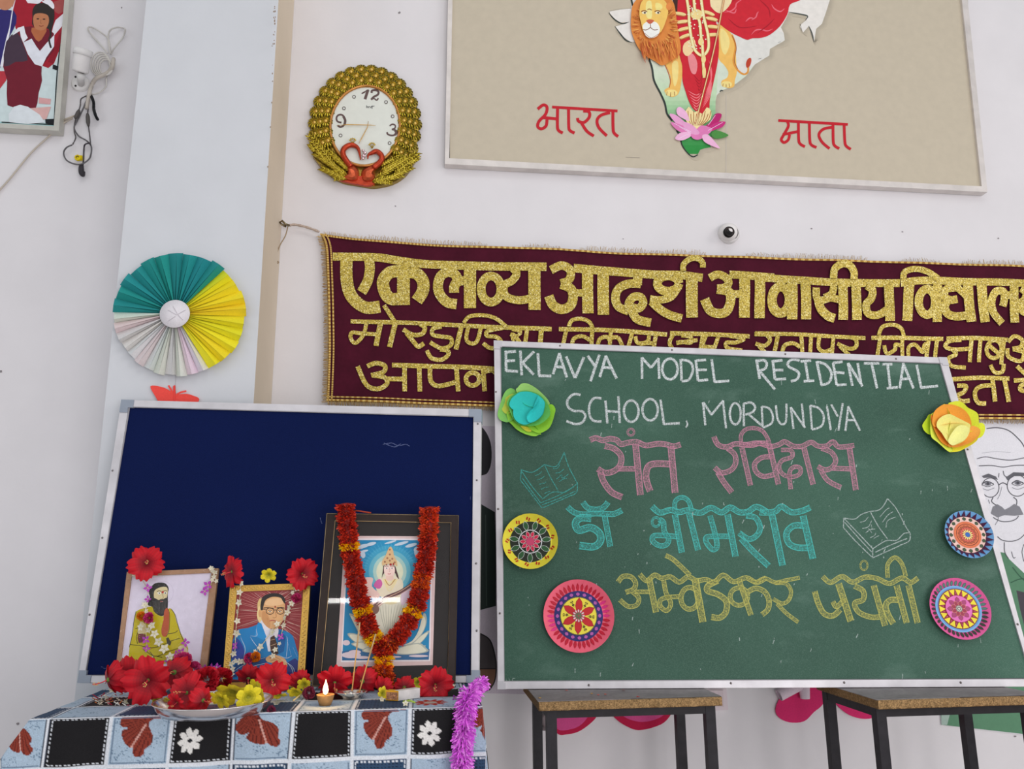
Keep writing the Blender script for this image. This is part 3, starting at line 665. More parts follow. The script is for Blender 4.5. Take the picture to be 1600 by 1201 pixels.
# ================================================================== BANNER
CA = Crop(490, 350, 4.0027); CB = Crop(840, 350, 4.0027); CC = Crop(1180, 350, 3.8095)
BP = wallp(-0.018)
def wave(p):
    return .003*math.sin(p.x*9+p.z*3)+.002*math.sin(p.x*23-p.z*14)+.0016*math.sin(p.z*40+p.x*6)
root = thing('school_banner', BP.at(900, 630), 'maroon velvet banner with gold glitter Hindi lettering and gold fringe, stretched along the wall', 'banner')
top = [(500, 364), (560, 372), (640, 378), (720, 384), (840, 387), (960, 393), (1080, 397), (1200, 402), (1350, 406), (1480, 411), (1600, 414), (1760, 420)]
bot = [(510, 627), (620, 630), (740, 635), (860, 639), (1000, 643), (1200, 648), (1400, 653), (1600, 656), (1760, 660)]
lft = [(500, 364), (508, 385), (511, 440), (513, 520), (512, 580), (510, 627)]
def interp(L_, x, ax=0):
    o_ = 1-ax
    if x <= L_[0][ax]: return L_[0][o_]
    for a, b in zip(L_, L_[1:]):
        if x <= b[ax]: return a[o_]+(b[o_]-a[o_])*(x-a[ax])/(b[ax]-a[ax])
    return L_[-1][o_]
NX, NY = 150, 34; mb = MB(); vs = []
for j in range(NY+1):
    t = j/NY
    for i in range(NX+1):
        s_ = i/NX
        xl_ = interp(lft, 364+(627-364)*t, 1); x = xl_+(1755-xl_)*s_; y = interp(top, x)*(1-t)+interp(bot, x)*t
        p = BP.at(x, y, 0); vs.append(p+BP.n*wave(p))
mb.mesh(vs, [(j*(NX+1)+i, j*(NX+1)+i+1, (j+1)*(NX+1)+i+1, (j+1)*(NX+1)+i) for j in range(NY) for i in range(NX)], col((66, 14, 32)))
obj('banner_cloth', mb, M_VELVET, root)
# braid and fringe
mb = MB(); c1, c2 = col((150, 110, 50)), col((196, 166, 96))
def edge_braid(L_, nx, ny, w):
    P_ = smooth(L_, 14); k = 0
    for a, b in zip(P_, P_[1:]):
        for t0 in (0, .5):
            a_ = lerp(a, b, t0); b_ = lerp(a, b, t0+.5)
            q = [BP.at(a_[0], a_[1], .004), BP.at(b_[0], b_[1], .004), BP.at(b_[0]+nx*w, b_[1]+ny*w, .004), BP.at(a_[0]+nx*w, a_[1]+ny*w, .004)]
            mb.face([p+BP.n*wave(p) for p in q], (c1 if k % 2 else c2)); k += 1
edge_braid(top, 0, 1, 3); edge_braid([(x+1, y) for x, y in lft], 1, 0, 3.2); edge_braid([(x+7, y) for x, y in lft], 1, 0, 2.6); edge_braid([(x, y-1) for x, y in bot], 0, -1, 3); edge_braid([(x, y-6.5) for x, y in bot], 0, -1, 2)
obj('braid', mb, M_FRINGE, root)
mb = MB()
def thread(x, y, dx, dy, c, w=.0005):
    a = BP.at(x, y, .002); a += BP.n*wave(a); b = BP.at(x+dx*.55, y+dy*.55, .005); b += BP.n*wave(b); e = BP.at(x+dx, y+dy, .001)
    mb.tube([a, b, e], w, c, 3, False)
x = 506
while x < 1700:
    gap = (math.sin(x*.021)+math.sin(x*.053+1)) > -.75 or x < 600
    if gap:
        L_ = random.uniform(4, 8)*(1 if (math.sin(x*.021)+math.sin(x*.053+1)) > -.2 else .6)
        thread(x, interp(top, x), random.uniform(-2.5, 3), -L_, lerp(c1, c2, random.random()))
    x += random.uniform(1.3, 2.2) if gap else 2
y = 368
while y < 628:
    thread(interp(lft, y, 1)+2, y, -random.uniform(7, 10), random.uniform(-1, 2), lerp(c1, c2, random.random()), .0007); y += 1.15
x = 512
while x < 1740:
    thread(x, interp(bot, x)-1, random.uniform(-1, 1), random.uniform(5, 8), lerp(c1, c2, random.random()), .0007); x += 1.5
obj('fringe', mb, M_FRINGE, root, kind='stuff')
def glines(cr, t, w, h=.003):
    d = Draw(BP, cr, h=h, dh=1.5e-5, fn=wave); d.lines(t, w, (200, 170, 60)); return d.mb
def word(name, items):
    m_ = MB(); h = .003
    for cr, t, w in items: addmb(m_, glines(cr, t, w, h)); h += .0003
    obj(name, m_, M_GLITTER, root)
def arc(x, y, rx, ry, a0=0, a1=360, n=12): return ' '.join('%g,%g' % (x+rx*math.cos(rad(a0+(a1-a0)*k/n)), y-ry*math.sin(rad(a0+(a1-a0)*k/n))) for k in range(n+1))
word('gold_lettering', [
 (CA, '120,202 260,204 400,206 520,222 700,246 900,258 1100,264 1300,266 1455,270', 52),
 (CA, '206,215 206,330 222,420 262,480 330,520 415,512', 76), (CA, '345,215 352,270 340,350 300,425', 62), (CA, '562,235 562,503', 80),
 (CA, '535,292 480,298 440,340 435,385 455,440 490,465 535,462;600,296 650,310 685,360 682,420 645,478', 76),
 (CA, '978,265 978,524', 76), (CA, '895,500 835,488 790,440 778,385 795,325 840,300 880,312 900,350 880,390 878,430', 62), (CA, '895,365 950,350', 55),
 (CA, arc(1110, 406, 62, 82), 54), (CA, '1242,270 1270,310 1240,355 1195,380 1190,430 1220,465 1290,480 1350,470', 50), (CA, '1380,275 1380,540', 76)])
word('gold_lettering', [
 (CB, '225,276 450,292 600,306 730,316 900,318 1032,336', 52),
 (CB, '82,290 145,262 195,280 208,320 190,355 145,372', 52), (CB, '145,376 205,400 222,450 205,510 150,534 95,510 68,452', 60), (CB, '205,425 300,430', 46), (CB, '313,285 315,558', 70), (CB, '412,290 411,568', 72),
 (CB, '628,310 625,380', 56), (CB, '645,372 570,372 510,400 488,455 505,515 570,545', 54), (CB, '590,545 570,500 600,455 645,455 662,490 635,525 595,520', 52), (CB, '590,545 625,595 710,615', 54),
 (CB, arc(818, 370, 68, 47), 54), (CB, '705,465 770,470 840,450 885,385', 46), (CB, '715,480 770,530 830,565 905,588', 54), (CB, '965,335 968,583', 72), (CB, '912,290 915,250 955,215 1000,212 1032,235 1035,270', 36)])
word('gold_lettering', [
 (CB, '1197,318 1340,326 1480,334', 50), (CC, '0,318 250,332 450,345 650,346 862,350', 46),
 (CB, '1075,338 1125,316 1175,338 1190,372 1165,400 1120,405', 50), (CB, '1120,408 1190,425 1205,475 1185,540 1140,560 1080,540 1045,468', 58), (CB, '1190,440 1265,440', 46), (CB, '1290,335 1293,585', 68), (CB, '1388,335 1388,588', 66),
 (CC, arc(150, 452, 52, 78), 56), (CC, '220,340 218,568;298,342 300,568', 60), (CC, '362,378 362,440 395,455 450,440 520,455', 44), (CC, '370,440 385,500 430,545 475,560', 52), (CC, '470,368 455,415 410,440', 44), (CC, '525,355 526,568;606,355 609,568', 58),
 (CC, '468,320 475,265 520,235 565,245 592,285 592,325', 44), (CC, '672,362 705,390 695,440 665,475 675,530 730,540 785,510', 46), (CC, '800,360 803,576', 56)])
word('gold_lettering', [
 (CC, '868,350 960,338 1110,338 1300,346 1600,352', 44), (CC, '918,350 905,575', 60), (CC, '882,325 890,285 950,268 1020,285 1085,325', 36), (CC, arc(1025, 462, 50, 76), 50), (CC, '1085,350 1085,582', 54),
 (CC, '1215,378 1140,385 1130,430 1165,450 1205,445', 46), (CC, '1150,450 1130,490 1150,535 1205,550 1280,540', 50), (CC, '1262,355 1282,584;1340,355 1362,586', 56), (CC, '1205,380 1265,440 1270,500', 40),
 (CC, '1465,592 1415,530 1402,460 1425,405 1470,405 1478,450 1470,490', 46), (CC, '1478,430 1530,420', 44), (CC, '1535,370 1545,586', 54), (CC, '1578,385 1610,410 1600,450 1580,470 1595,520 1660,530', 42), (CC, '1690,370 1695,586', 54)])
word('gold_lettering', [(CA, '232,608 500,612 800,625 950,632 1210,648 1481,655', 27), (CB, '0,655 88,657', 27),
 (CA, '330,615 312,690 262,742 232,712 240,678 290,682 400,688', 24), (CA, '418,620 390,760;512,612 475,768', 32), (CA, '440,503 505,605', 27), (CA, '665,625 695,645 680,685 620,692 560,658;580,680 625,735 655,765 690,745', 28),
 (CA, '800,640 748,652 745,690 800,702 858,712 858,755 800,775 728,738;708,788 738,835 800,845 842,815 838,790 790,782', 26), (CA, '925,635 890,782', 30), (CA, '940,615 975,575 1060,568 1140,590 1205,642', 24), (CA, '968,640 955,710 975,742 1020,735 1048,640', 25),
 (CA, '1180,650 1090,668 1085,698 1140,706 1170,735 1150,775 1100,775 1060,745;1230,690 1260,705 1290,745;1335,655 1322,745;1422,655 1416,745', 26), (CB, '25,655 15,750', 30), (CA, '1240,660 1295,675 1270,700 1240,690 1250,740', 20)])
word('gold_lettering', [(CB, '133,656 340,660 600,672 812,688;830,680 1080,690 1325,702;1355,688 1481,692', 27), (CC, '0,650 300,660 660,676', 24),
 (CB, '180,660 158,760;195,640 215,602 270,592 322,612 345,655;215,760 228,715 280,700 325,725;342,660 335,770;372,770 388,720 430,705 450,725;457,675 450,775;462,710 505,712 535,770;592,680 565,780', 25),
 (CB, '612,700 630,740 700,740 738,745;700,695 690,730 640,750;742,690 728,790;848,690 828,740 855,790;900,695 955,705 960,740 900,735 870,740;870,742 1000,725;1032,695 1018,790;1130,700 1100,790;1200,700 1290,715 1240,740 1180,742 1190,775 1280,790;1050,700 1035,760 1100,770', 25),
 (CC, '65,660 85,690 55,725 0,712;20,725 60,770;132,660 108,775;155,770 170,725 220,712 262,735;270,660 275,775;330,660 322,775;382,660 375,735 410,760 455,745;468,670 455,775;575,670 605,690 600,730 560,740 490,710;505,725 560,780', 24)])
word('gold_lettering', [(CC, '695,675 900,675 1122,682;1140,680 1300,680 1500,690', 25),
 (CC, '748,675 725,790;738,660 760,610 820,598 870,620 888,665;770,720 785,770 835,745 838,715 880,722;880,680 880,790;918,790 920,730 960,715 1005,760 1015,715 1040,708;1040,680 1025,790;1088,680 1075,790', 23),
 (CC, '1225,690 1160,695 1135,725 1180,745 1280,742;1175,745 1195,775 1150,800 1170,845 1250,855;1283,690 1275,822;1335,690 1330,822;'+arc(1420, 745, 45, 52)+';1385,720 1455,775;1478,690 1465,835;1400,838 1425,882 1470,878 1480,830;1502,702 1540,668 1585,690 1578,730 1530,742;1535,745 1595,765 1580,815 1510,790 1500,740;1590,742 1680,745;1690,690 1690,820', 24)])
word('gold_lettering', [(CA, '490,880 700,885 900,890 1115,905 1200,912', 29), (CA, '335,888 390,868 445,885 435,925 360,945;370,946 445,960 458,1000 400,1032 330,1005 275,888;450,968 560,968;568,890 570,1045;660,890 665,1045;728,895 732,975 770,1008 830,1002 890,985;893,895 905,1045;'+arc(995, 968, 42, 40)+';1060,900 1070,1045;1060,925 1120,915 1160,960', 29),
 (CC, '1165,925 1340,915 1510,920;1535,932 1700,925', 26), (CC, '1200,962 1252,965 1240,1000 1195,1020;1190,1022 1230,1052 1280,1048;1412,958 1335,968 1308,1005 1330,1060 1378,1066;1410,925 1430,1055;1480,925 1508,1058;1558,845 1610,900;1640,950 1580,960 1575,990 1640,1000', 26)])
# cord from the banner corner to its nail on the pillar flank
mb = MB(); mb.tube([BP.at(u, v, .002) for u, v in smooth([(499, 362), (480, 355), (462, 351), (452, 352)], 5)], [.0025+.0015*abs(math.sin(i)) for i in range(16)], col((176, 160, 148)), 7)
obj('corner_cord', mb, M_FRINGE, root)
mb = MB(); FKp = Pl((xr+.006, 0, 0), (1, 0, 0)); a = wallp(-.03).at(452, 352)
mb.tube([a, wallp(-.04).at(446, 350), wallp(-.04).at(441, 345), wallp(-.035).at(437, 347), wallp(-.035).at(441, 351), wallp(-.03).at(447, 354)], .0032, col((120, 108, 84)), 7)
tag(obj('wall_hook', mb, M_STEEL), 'small wire hook in the pillar flank holding the banner cord', 'hook')
mb = MB(); mb.tube([wallp(-.03).at(u, v) for u, v in smooth([(450, 353), (446, 368), (438, 382), (433, 395), (431, 406), (436, 410), (425, 413), (413, 415)], 4)], .0016, col((150, 132, 108)), 6)
tag(obj('string', mb, M_FRINGE), 'loose thin string dangling below the banner hook', 'string')

# ================================================================== PAPER FAN AND BUTTERFLY ON THE PILLAR
FP = wallp(PY)
fx, fy = 280, 491; RX, RY = 103, 96
root = thing('paper_rosette', FP.at(fx, 588), 'round pleated paper fan in teal, yellow and white on the pillar', 'decoration')
teal, yel, wht = (38, 138, 138), (224, 208, 44), (208, 205, 206)
hub = (273, 490)
secs = [(178, 47, teal, 10), (47, -63, yel, 9), (-63, -182, wht, 12)]
for a0, a1, c, n in secs:
    for k in range(n):
        b0, b1 = a0+(a1-a0)*k/n, a0+(a1-a0)*(k+1)/n; bm = (b0+b1)/2+random.uniform(-1.5, 1.5)
        rr = 1+random.uniform(-.02, .02)
        def pt(a, r, h): return FP.at(hub[0]+(fx-hub[0])*r+RX*r*rr*math.cos(rad(a)), hub[1]+(fy-hub[1])*r-RY*r*rr*math.sin(rad(a)), h)
        def rim(a, a_, r, h): return FP.at(hub[0]+(fx-hub[0])*r+RX*r*math.cos(rad(a)), hub[1]+(fy-hub[1])*r-RY*r*math.sin(rad(a)), h)
        mb = MB(); cc = col(tuple(x*random.uniform(.95, 1.03) for x in c)); lo, hi = .006, .030
        for (p, q, hp, hq) in ((b0, bm, lo, hi), (bm, b1, hi, lo)):
            mb.face([rim(p, 0, .16, .012), pt(p, 1, hp), pt(q, 1, hq), rim(q, 0, .16, .02)], cc)
        obj('pleat', mb, M_PAPER, root)
mb = MB(); c0 = FP.at(hub[0], hub[1], .026); rr = 22.5*(FP.at(1, 1)-FP.at(2, 1)).length
mb.lathe(c0, (0, -1, 0), [(rr, -.001), (rr, 0), (.0001, .0008)], col((212, 208, 212)), 36); obj('centre_disc', mb, M_PAPER, root)
d = Draw(FP.lift(.0275), PX)
for t in ('276,492 262,484', '276,492 290,484', '278,492 286,500', '274,494 262,502', '277,490 270,478'): d.line(t, .8, (170, 164, 170))
obj('crease_marks', d.mb, M_PAPER, root)
CBf = Crop(150, 380, 4.29)
root = thing('paper_butterfly', FP.at(272, 640), 'red paper butterfly peeking above the blue board under the paper fan', 'decoration')
mb = MB()
for t in ('365,958 440,962 500,990 525,1020 525,1050 520,1120 470,1140 440,1100 400,1030', '530,1020 600,1008 650,1020 692,1046 640,1110 590,1140 540,1120 528,1060'):
    mb.slab(smooth(CBf.pts(t), 4, True), FP, .004, .0055, col((222, 74, 66)))
mb.slab(CBf.pts('517,955 530,950 534,1020 532,1130 518,1130 515,1010'), FP, .004, .0065, col((214, 66, 60)))
obj('wings', mb, M_PAPER, root)
d = Draw(FP, CBf, h=.006); d.line('518,1010 500,975 485,952', 12, (222, 74, 66)); d.line('538,1015 570,998 606,990', 12, (222, 74, 66)); obj('antennae', d.mb, M_PAPER, root)
mb = MB(); mb.tube([FP.at(275, 586, .003), FP.at(274, 610, .003)], .0006, col((180, 176, 180)), 5); tag(obj('thread', mb, M_PAPER), 'thin thread between the paper fan and the red butterfly', 'thread')

# ================================================================== DRAWINGS HUNG BEHIND THE BOARDS
CJ = Crop(1480, 640, 3.3333); CQ = Crop(1180, 1040, 3.8095)
root = thing('portrait_sheet', WP.at(1550, 1140), 'white sheet with a line drawing of a bald man in round glasses', 'drawing')
mb = MB(); mb.slab([(1440, 652), (1775, 660), (1790, 1170), (1471, 1132)], WP, .001, .004, col((214, 213, 218))); obj('paper_sheet', mb, M_PAPER, root)
d = Draw(WP.lift(.0043), CJ, dh=2e-5); k1 = (78, 78, 84); k2 = (120, 120, 128)
d.poly('60,700 300,745 360,800 400,840 640,900 900,800 1000,1200 1040,1760 -30,1640 -60,1000', (84, 126, 98)); d.poly('310,765 400,850 560,900 640,840 600,640 290,640', (212, 211, 216))
d.poly('360,940 400,950 470,1010 520,1300 420,1200 380,1040', (70, 66, 72)); d.line('560,1500 640,1650 700,1760', 40, (58, 50, 54)); d.poly('-30,1500 20,1560 0,1640 -30,1640', (150, 170, 160))
for t in ('330,900 400,880 480,930', '340,820 420,900 600,960'): d.line(t, 6, (54, 90, 70))
d.line('205,98 260,93 320,108 370,150 400,190 450,290 480,400 470,560 440,700', 5, k1); d.line('155,255 200,245 260,255 330,262 400,250 440,240', 4, k1); d.line('165,292 230,290 290,298 350,290 430,288', 4, k1); d.line('180,225 250,218 330,222', 2, (170, 170, 176))
d.line('292,318 297,340 310,350', 4, k1); d.line('270,330 268,352', 4, k1)
d.poly('180,345 215,332 255,348 265,365 225,352 190,355', (92, 92, 98)); d.poly('305,352 345,325 400,328 440,345 400,345 350,345 315,368', (92, 92, 98))
d.ring(225, 405, 45, 50, 4, k1); d.ring(365, 395, 52, 55, 4, k1); d.line('268,392 290,380 315,392', 5, k1)
for x, y in ((212, 384), (368, 380)):
    d.line([(x-32, y+4), (x-5, y-12), (x+30, y+2)], 5, k1); d.line([(x-30, y+6), (x, y+16), (x+32, y+4)], 3, k1); d.ell(x, y, 17, 11, (120, 120, 128)); d.ell(x, y, 8, 8, (70, 70, 76)); d.line([(x-30, y+24), (x, y+34), (x+34, y+22)], 2.5, k2)
d.line('240,455 232,475 245,490 262,498 275,505', 4, k1); d.line('345,455 362,470 360,495 340,500', 4, k1); d.line('215,468 222,488', 3, k2); d.line('285,400 275,440 262,465', 2, k2)
d.poly('228,540 238,505 262,492 285,505 300,520 325,508 350,490 378,505 398,545 350,552 300,548 262,560', (124, 124, 130)); d.line('240,560 260,572 290,582 330,580 360,568 372,552', 4, k1)
d.line('262,660 290,680 340,684 380,670 410,640', 4, k1); d.line('255,500 268,560 250,600', 2.5, k2); d.line('298,690 300,740 320,775', 3.5, k1); d.line('335,738 345,770 356,768', 3, k1); d.line('400,700 390,740 400,790', 3, k1)
obj('ink_drawing', d.mb, M_PRINT, root)
CR = Crop(730, 620, 2.45)
root = thing('figure_sheet', WP.at(760, 1080), 'pale sheet with a dark haired painted figure showing in the gap between the two boards', 'drawing')
mb = MB(); mb.slab([(640, 662), (860, 668), (858, 1085), (640, 1080)], WP, .001, .004, col((186, 176, 186))); obj('paper_sheet', mb, M_PAPER, root)
d = Draw(WP.lift(.0043), CR, dh=2e-5)
d.poly('-100,200 -60,120 0,90 50,110 78,145 92,190 92,250 78,290 55,300 0,310 -60,290', (34, 32, 36), 3); d.poly('-80,180 -20,150 20,190 20,260 -30,300 -80,260', (196, 150, 120), 3)
d.poly('-150,420 0,400 50,408 105,440 108,600 108,800 50,815 -150,800', (30, 42, 38), 0); d.line('70,450 74,800', 4, (52, 66, 60)); d.line('104,440 108,600 108,800', 4, (20, 20, 22))
d.poly('-60,930 20,900 60,910 90,935 108,1000 110,1060 100,1100 70,1128 -60,1128', (66, 60, 62), 3); d.poly('-40,1040 108,1040 108,1070 98,1100 70,1124 -40,1126', (112, 78, 60)); d.line('50,905 88,932 108,1000 110,1060 98,1102 70,1126', 5, (26, 24, 26)); d.line('-40,1040 108,1040', 4, (30, 26, 26))
obj('painted_figure', d.mb, M_PRINT, root)
CP = Crop(780, 1040, 3.8095)
for cr, t, inner, lb in ((CP, '250,50 255,200 290,330 350,405 400,408 470,392 540,345 590,285 640,150 600,40 400,-20', '270,60 275,200 300,300 350,378 420,378 480,355 530,300 580,200 560,60 400,0', 'magenta paper petal showing behind the left edge of the left desk'),
              (CP, '600,50 640,240 700,320 770,365 830,382 920,365 1000,320 1060,200 1050,40 820,-30', '640,60 680,230 740,300 830,332 920,322 990,280 1030,180 1000,50 820,0', 'magenta paper petal showing through the middle of the left desk frame'),
              (CQ, '300,60 180,150 125,240 135,300 200,335 290,330 350,275 405,225 450,120 400,40', None, 'magenta paper petal with a curled white edge, just left of the right desk'),
              (CQ, '400,30 455,130 470,210 540,280 620,312 700,310 800,268 840,180 700,60', None, 'magenta paper petal behind the left legs of the right desk')):
    mb = MB(); mb.slab(smooth(cr.pts(t), 4, True), WP, .006, .008, col((176, 26, 66) if inner else (196, 42, 98)))
    o = obj('paper_petal', mb, M_PAPER); tag(o, lb, 'petal', 'magenta paper petals low on the wall')
    if inner: d = Draw(WP.lift(.0083), cr); d.poly(inner, (196, 74, 130), 4); obj('inner_petal', d.mb, M_PAPER, o, label='lighter pink inner petal')
mb = MB(); mb.tube([WP.at(1217, 1086, .022), WP.at(1257, 1064, .022)], [.015, .016], col((206, 190, 200)), 14, False); mb.tube([WP.at(1258, 1091, .022), WP.at(1256, 1068, .022)], [.012, .015], col((206, 190, 200)), 14, False)
tag(obj('paper_curl', mb, M_PAPER), 'white curled piece of paper on the magenta petal left of the right desk', 'paper')
# socket box and little hook on the wall
root = thing('socket_box', WP.at(1128, 1110), 'pale wall socket box beside the right end of the left desk', 'socket')
mb = MB(); mb.slab([(1118, 1076), (1135, 1075), (1138, 1109), (1108, 1110), (1090, 1076)], WP, .001, .012, col((204, 192, 196))); obj('surround', mb, M_PLASTIC, root)
mb = MB(); mb.slab([(1100, 1078), (1130, 1078), (1131, 1104), (1102, 1105)], WP, .012, .016, col((196, 182, 186)), col((120, 100, 96))); obj('plate', mb, M_PLASTIC, root)
mb = MB(); mb.tube([WP.at(851, 1132, .01), WP.at(850, 1120, .02), WP.at(853, 1110, .02), WP.at(862, 1106, .01)], .008, col((120, 110, 112)), 8); mb.tube([WP.at(845, 1137, .01), WP.at(862, 1138, .01)], .006, col((112, 104, 106)), 8)
tag(obj('wall_hook', mb, M_PLASTIC), 'small grey knob on the wall behind the left desk leg', 'hook')
# ================================================================== DESKS
DZ = wallp(-.20).at(778, 1077).z; TZ = wallp(-.35).at(121, 1067).z
DP = flat(DZ)
def desk(name, fl, fr, rl, label, inset):
    """fl, fr: pixels of the front top corners; rl: pixel row where the board stands"""
    A, B = DP.at(*fl), DP.at(*fr); yf = (A.y+B.y)/2; x0, x1 = A.x, B.x; yb = yf+.27; th = .02
    root = thing(name, ((x0+x1)/2, (yf+yb)/2, 0), label, 'desk')
    mb = MB(); n = 40; top = []; ch = []
    for i in range(n+1):
        x = x0+(x1-x0)*i/n; e = random.uniform(-.0025, .0015); top.append((x, yf+e)); ch.append(random.uniform(-.002, .002))
    for (xa, ya), (xb, yb_), ca, cb_ in zip(top, top[1:], ch, ch[1:]):
        mb.face([(xa, ya, DZ-.0015), (xb, yb_, DZ-.0015), (xb, yb_+.003+cb_, DZ-.0185), (xa, ya+.003+ca, DZ-.0185)], col((140, 112, 76)))
        mb.face([(xa, ya, DZ-.0015), (xa, ya+.004, DZ-.0008), (xb, yb_+.004, DZ-.0008), (xb, yb_, DZ-.0015)], col((150, 122, 84)))
    mb.face([(x0, yf, DZ-.0185), (x1, yf, DZ-.0185), (x1, yb, DZ-.0185), (x0, yb, DZ-.0185)], col((110, 84, 58)))
    for x in (x0, x1): mb.face([(x, yf, DZ-.0012), (x, yb, DZ-.0012), (x, yb, DZ-.0185), (x, yf, DZ-.0185)], col((120, 92, 60)))
    obj('chipboard_core', mb, M_CHIP, root)
    mb = MB(); mb.face([(x0-.001, yf+.006, DZ-.0012), (x1, yf+.004, DZ-.0012), (x1, yf+.004, DZ), (x0-.001, yf+.006, DZ)], col((70, 62, 60)))
    mb.box((x0-.001, yf+.005, DZ-.0011), (x1+.001, yb, DZ), col((128, 122, 124))); obj('laminate_top', mb, M_LAM, root)
    L_ = .0215; xi0, xi1 = x0+inset, x1-.012
    ybk = yf+.225
    for x in (xi0, xi1-L_):
        for y in (yf+.012, ybk):
            mb = MB(); mb.box((x, y, .0), (x+L_, y+L_, DZ-.0185-.0), col((34, 32, 36))); obj('leg', mb, M_BLACKST, root)
    for y in (yf+.012, ybk):
        mb = MB(); mb.box((xi0+L_, y+.001, DZ-.036), (xi1-L_, y+L_-.001, DZ-.0187), col((32, 29, 32))); obj('rail', mb, M_BLACKST, root)
    for x in (xi0, xi1-L_):
        mb = MB(); mb.box((x+.001, yf+.012+L_, DZ-.036), (x+L_-.001, ybk, DZ-.0187), col((32, 29, 32))); obj('rail', mb, M_BLACKST, root)
        mb = MB(); mb.box((x+.001, yf+.012+L_, .12), (x+L_-.001, ybk, .14), col((32, 29, 32))); obj('foot_rail', mb, M_BLACKST, root)
    return yf
desk('school_desk', (842, 1096), (1128, 1088), 1075, 'left small desk with chipped board top and black steel legs', .018)
desk('school_desk', (1364, 1091), (1640, 1088), 1075, 'right small desk with chipped board top, at the lower right edge', .001)
for i, (x, y, c, nm) in enumerate(((885, 1079, (206, 84, 70), 'red petal scrap nearest the left end of the left desk top'), (925, 1084.5, (200, 150, 70), 'yellow petal scrap on the left desk top'), (934, 1086, (204, 70, 60), 'red petal scrap right beside the yellow one on the left desk top'),
                       (946, 1086, (200, 80, 60), 'red petal scrap second right of the yellow one on the left desk'), (974, 1078.5, (206, 90, 76), 'red petal scrap against the board foot on the left desk'), (997, 1089, (196, 66, 66), 'red petal scrap furthest right on the left desk top'), (844, 1091, (200, 160, 80), 'tiny yellow scrap at the front left corner of the left desk'))):
    p = DP.at(x, y); mb = MB(); n = 7
    ring_ = [p+V((.0042*math.cos(t)*random.uniform(.5, 1.2), .006*math.sin(t)*random.uniform(.5, 1.2), random.uniform(.0005, .003))) for t in [2*math.pi*k/n for k in range(n)]]
    for k in range(n): mb.face([p+V((0, 0, .002)), ring_[k], ring_[(k+1) % n]], col(c))
    tag(obj('petal_scrap', mb, M_PETAL), nm, 'petal', 'petal scraps on the left desk')

# ================================================================== BOARDS
GP = lean2(DP.at(778, 1077), DP.at(1605, 1073), 9.5)
def board(root, cs, wds, pl, th, surfmat, surfcol, cap, capm, capw):
    rails(root, cs, wds, pl, -th+.004, .004, col((196, 193, 196)), M_ALU)
    TL, TR, BR, BL = cs; wt, wr, wb, wl = wds
    mb = MB(); mb.slab([(TL[0]+wl*.6, TL[1]+wt*.6), (TR[0]-wr*.6, TR[1]+wt*.6), (BR[0]-wr*.6, BR[1]-wb*.6), (BL[0]+wl*.6, BL[1]-wb*.6)], pl, -th+.006, 0, surfcol)
    s_ = obj('writing_surface', mb, surfmat, root)
    # inner lip of the frame
    mb = MB(); i4 = [(TL[0]+wl, TL[1]+wt), (TR[0]-wr, TR[1]+wt), (BR[0]-wr, BR[1]-wb), (BL[0]+wl, BL[1]-wb)]
    mb.tube([pl.at(u, v, .003) for u, v in i4]+[pl.at(*i4[0], .003)], .0016, col((150, 148, 152)), 6, False); obj('frame_lip', mb, M_ALU, root)
    for k, (x, y) in enumerate(cs):
        sx = 1 if k in (0, 3) else -1; sy = 1 if k < 2 else -1
        a = cs[k]; b = cs[(k+1) % 4]; c_ = cs[k-1]
        ub = ((b[0]-a[0]), (b[1]-a[1])); lb = math.hypot(*ub); uc = ((c_[0]-a[0]), (c_[1]-a[1])); lc = math.hypot(*uc)
        ub = (ub[0]/lb, ub[1]/lb); uc = (uc[0]/lc, uc[1]/lc); W = capw; T = wds[0]*1.1
        P_ = lambda i, j: (a[0]+ub[0]*i+uc[0]*j-sx*.6, a[1]+ub[1]*i+uc[1]*j-sy*.6)
        mb = MB(); mb.slab([P_(0, 0), P_(W, 0), P_(W, T), P_(T, T), P_(T, W), P_(0, W)], pl, -th+.003, .0058, cap); obj('corner_cap', mb, capm, root)
    return s_
gc = [(772, 532), (1479, 558.5), (1604, 1012), (1621, 1074)]
gc = [(772, 532), (1479, 558.5), (1621, 1072), (778, 1076)]
root = thing('green_chalkboard', GP.at(1190, 1076), 'green chalkboard covered in chalk writing, standing on two desks', 'chalkboard')
board(root, gc, (9, 10, 12, 10), GP, .02, M_BOARD, col((58, 96, 80)), col((186, 184, 188)), M_PLASTIC, 13)
mb = MB()
for x, y in ((775, 612), (778.5, 795), (781, 958), (875, 540), (1050, 546.5), (1227, 553), (1400, 560.5), (920, 1070), (1142, 1067), (1319, 1066), (1501, 1066), (1512, 702), (1545, 820), (1590, 975)):
    mb.ball(GP.at(x, y, .004), .0028, col((120, 112, 110)), 7, 4)
obj('rivets', mb, M_STEEL, root)
CD = Crop(770, 540, 3.7209); CE = Crop(1160, 540, 3.636); CF = Crop(770, 780, 3.6395); CG = Crop(1170, 780, 3.6395)
def chalk(name, mt, c, items): words(name, mt, c, items, GP, root, gap=13 if name == 'chalk_lettering' else 60)
W_ = (212, 218, 218)
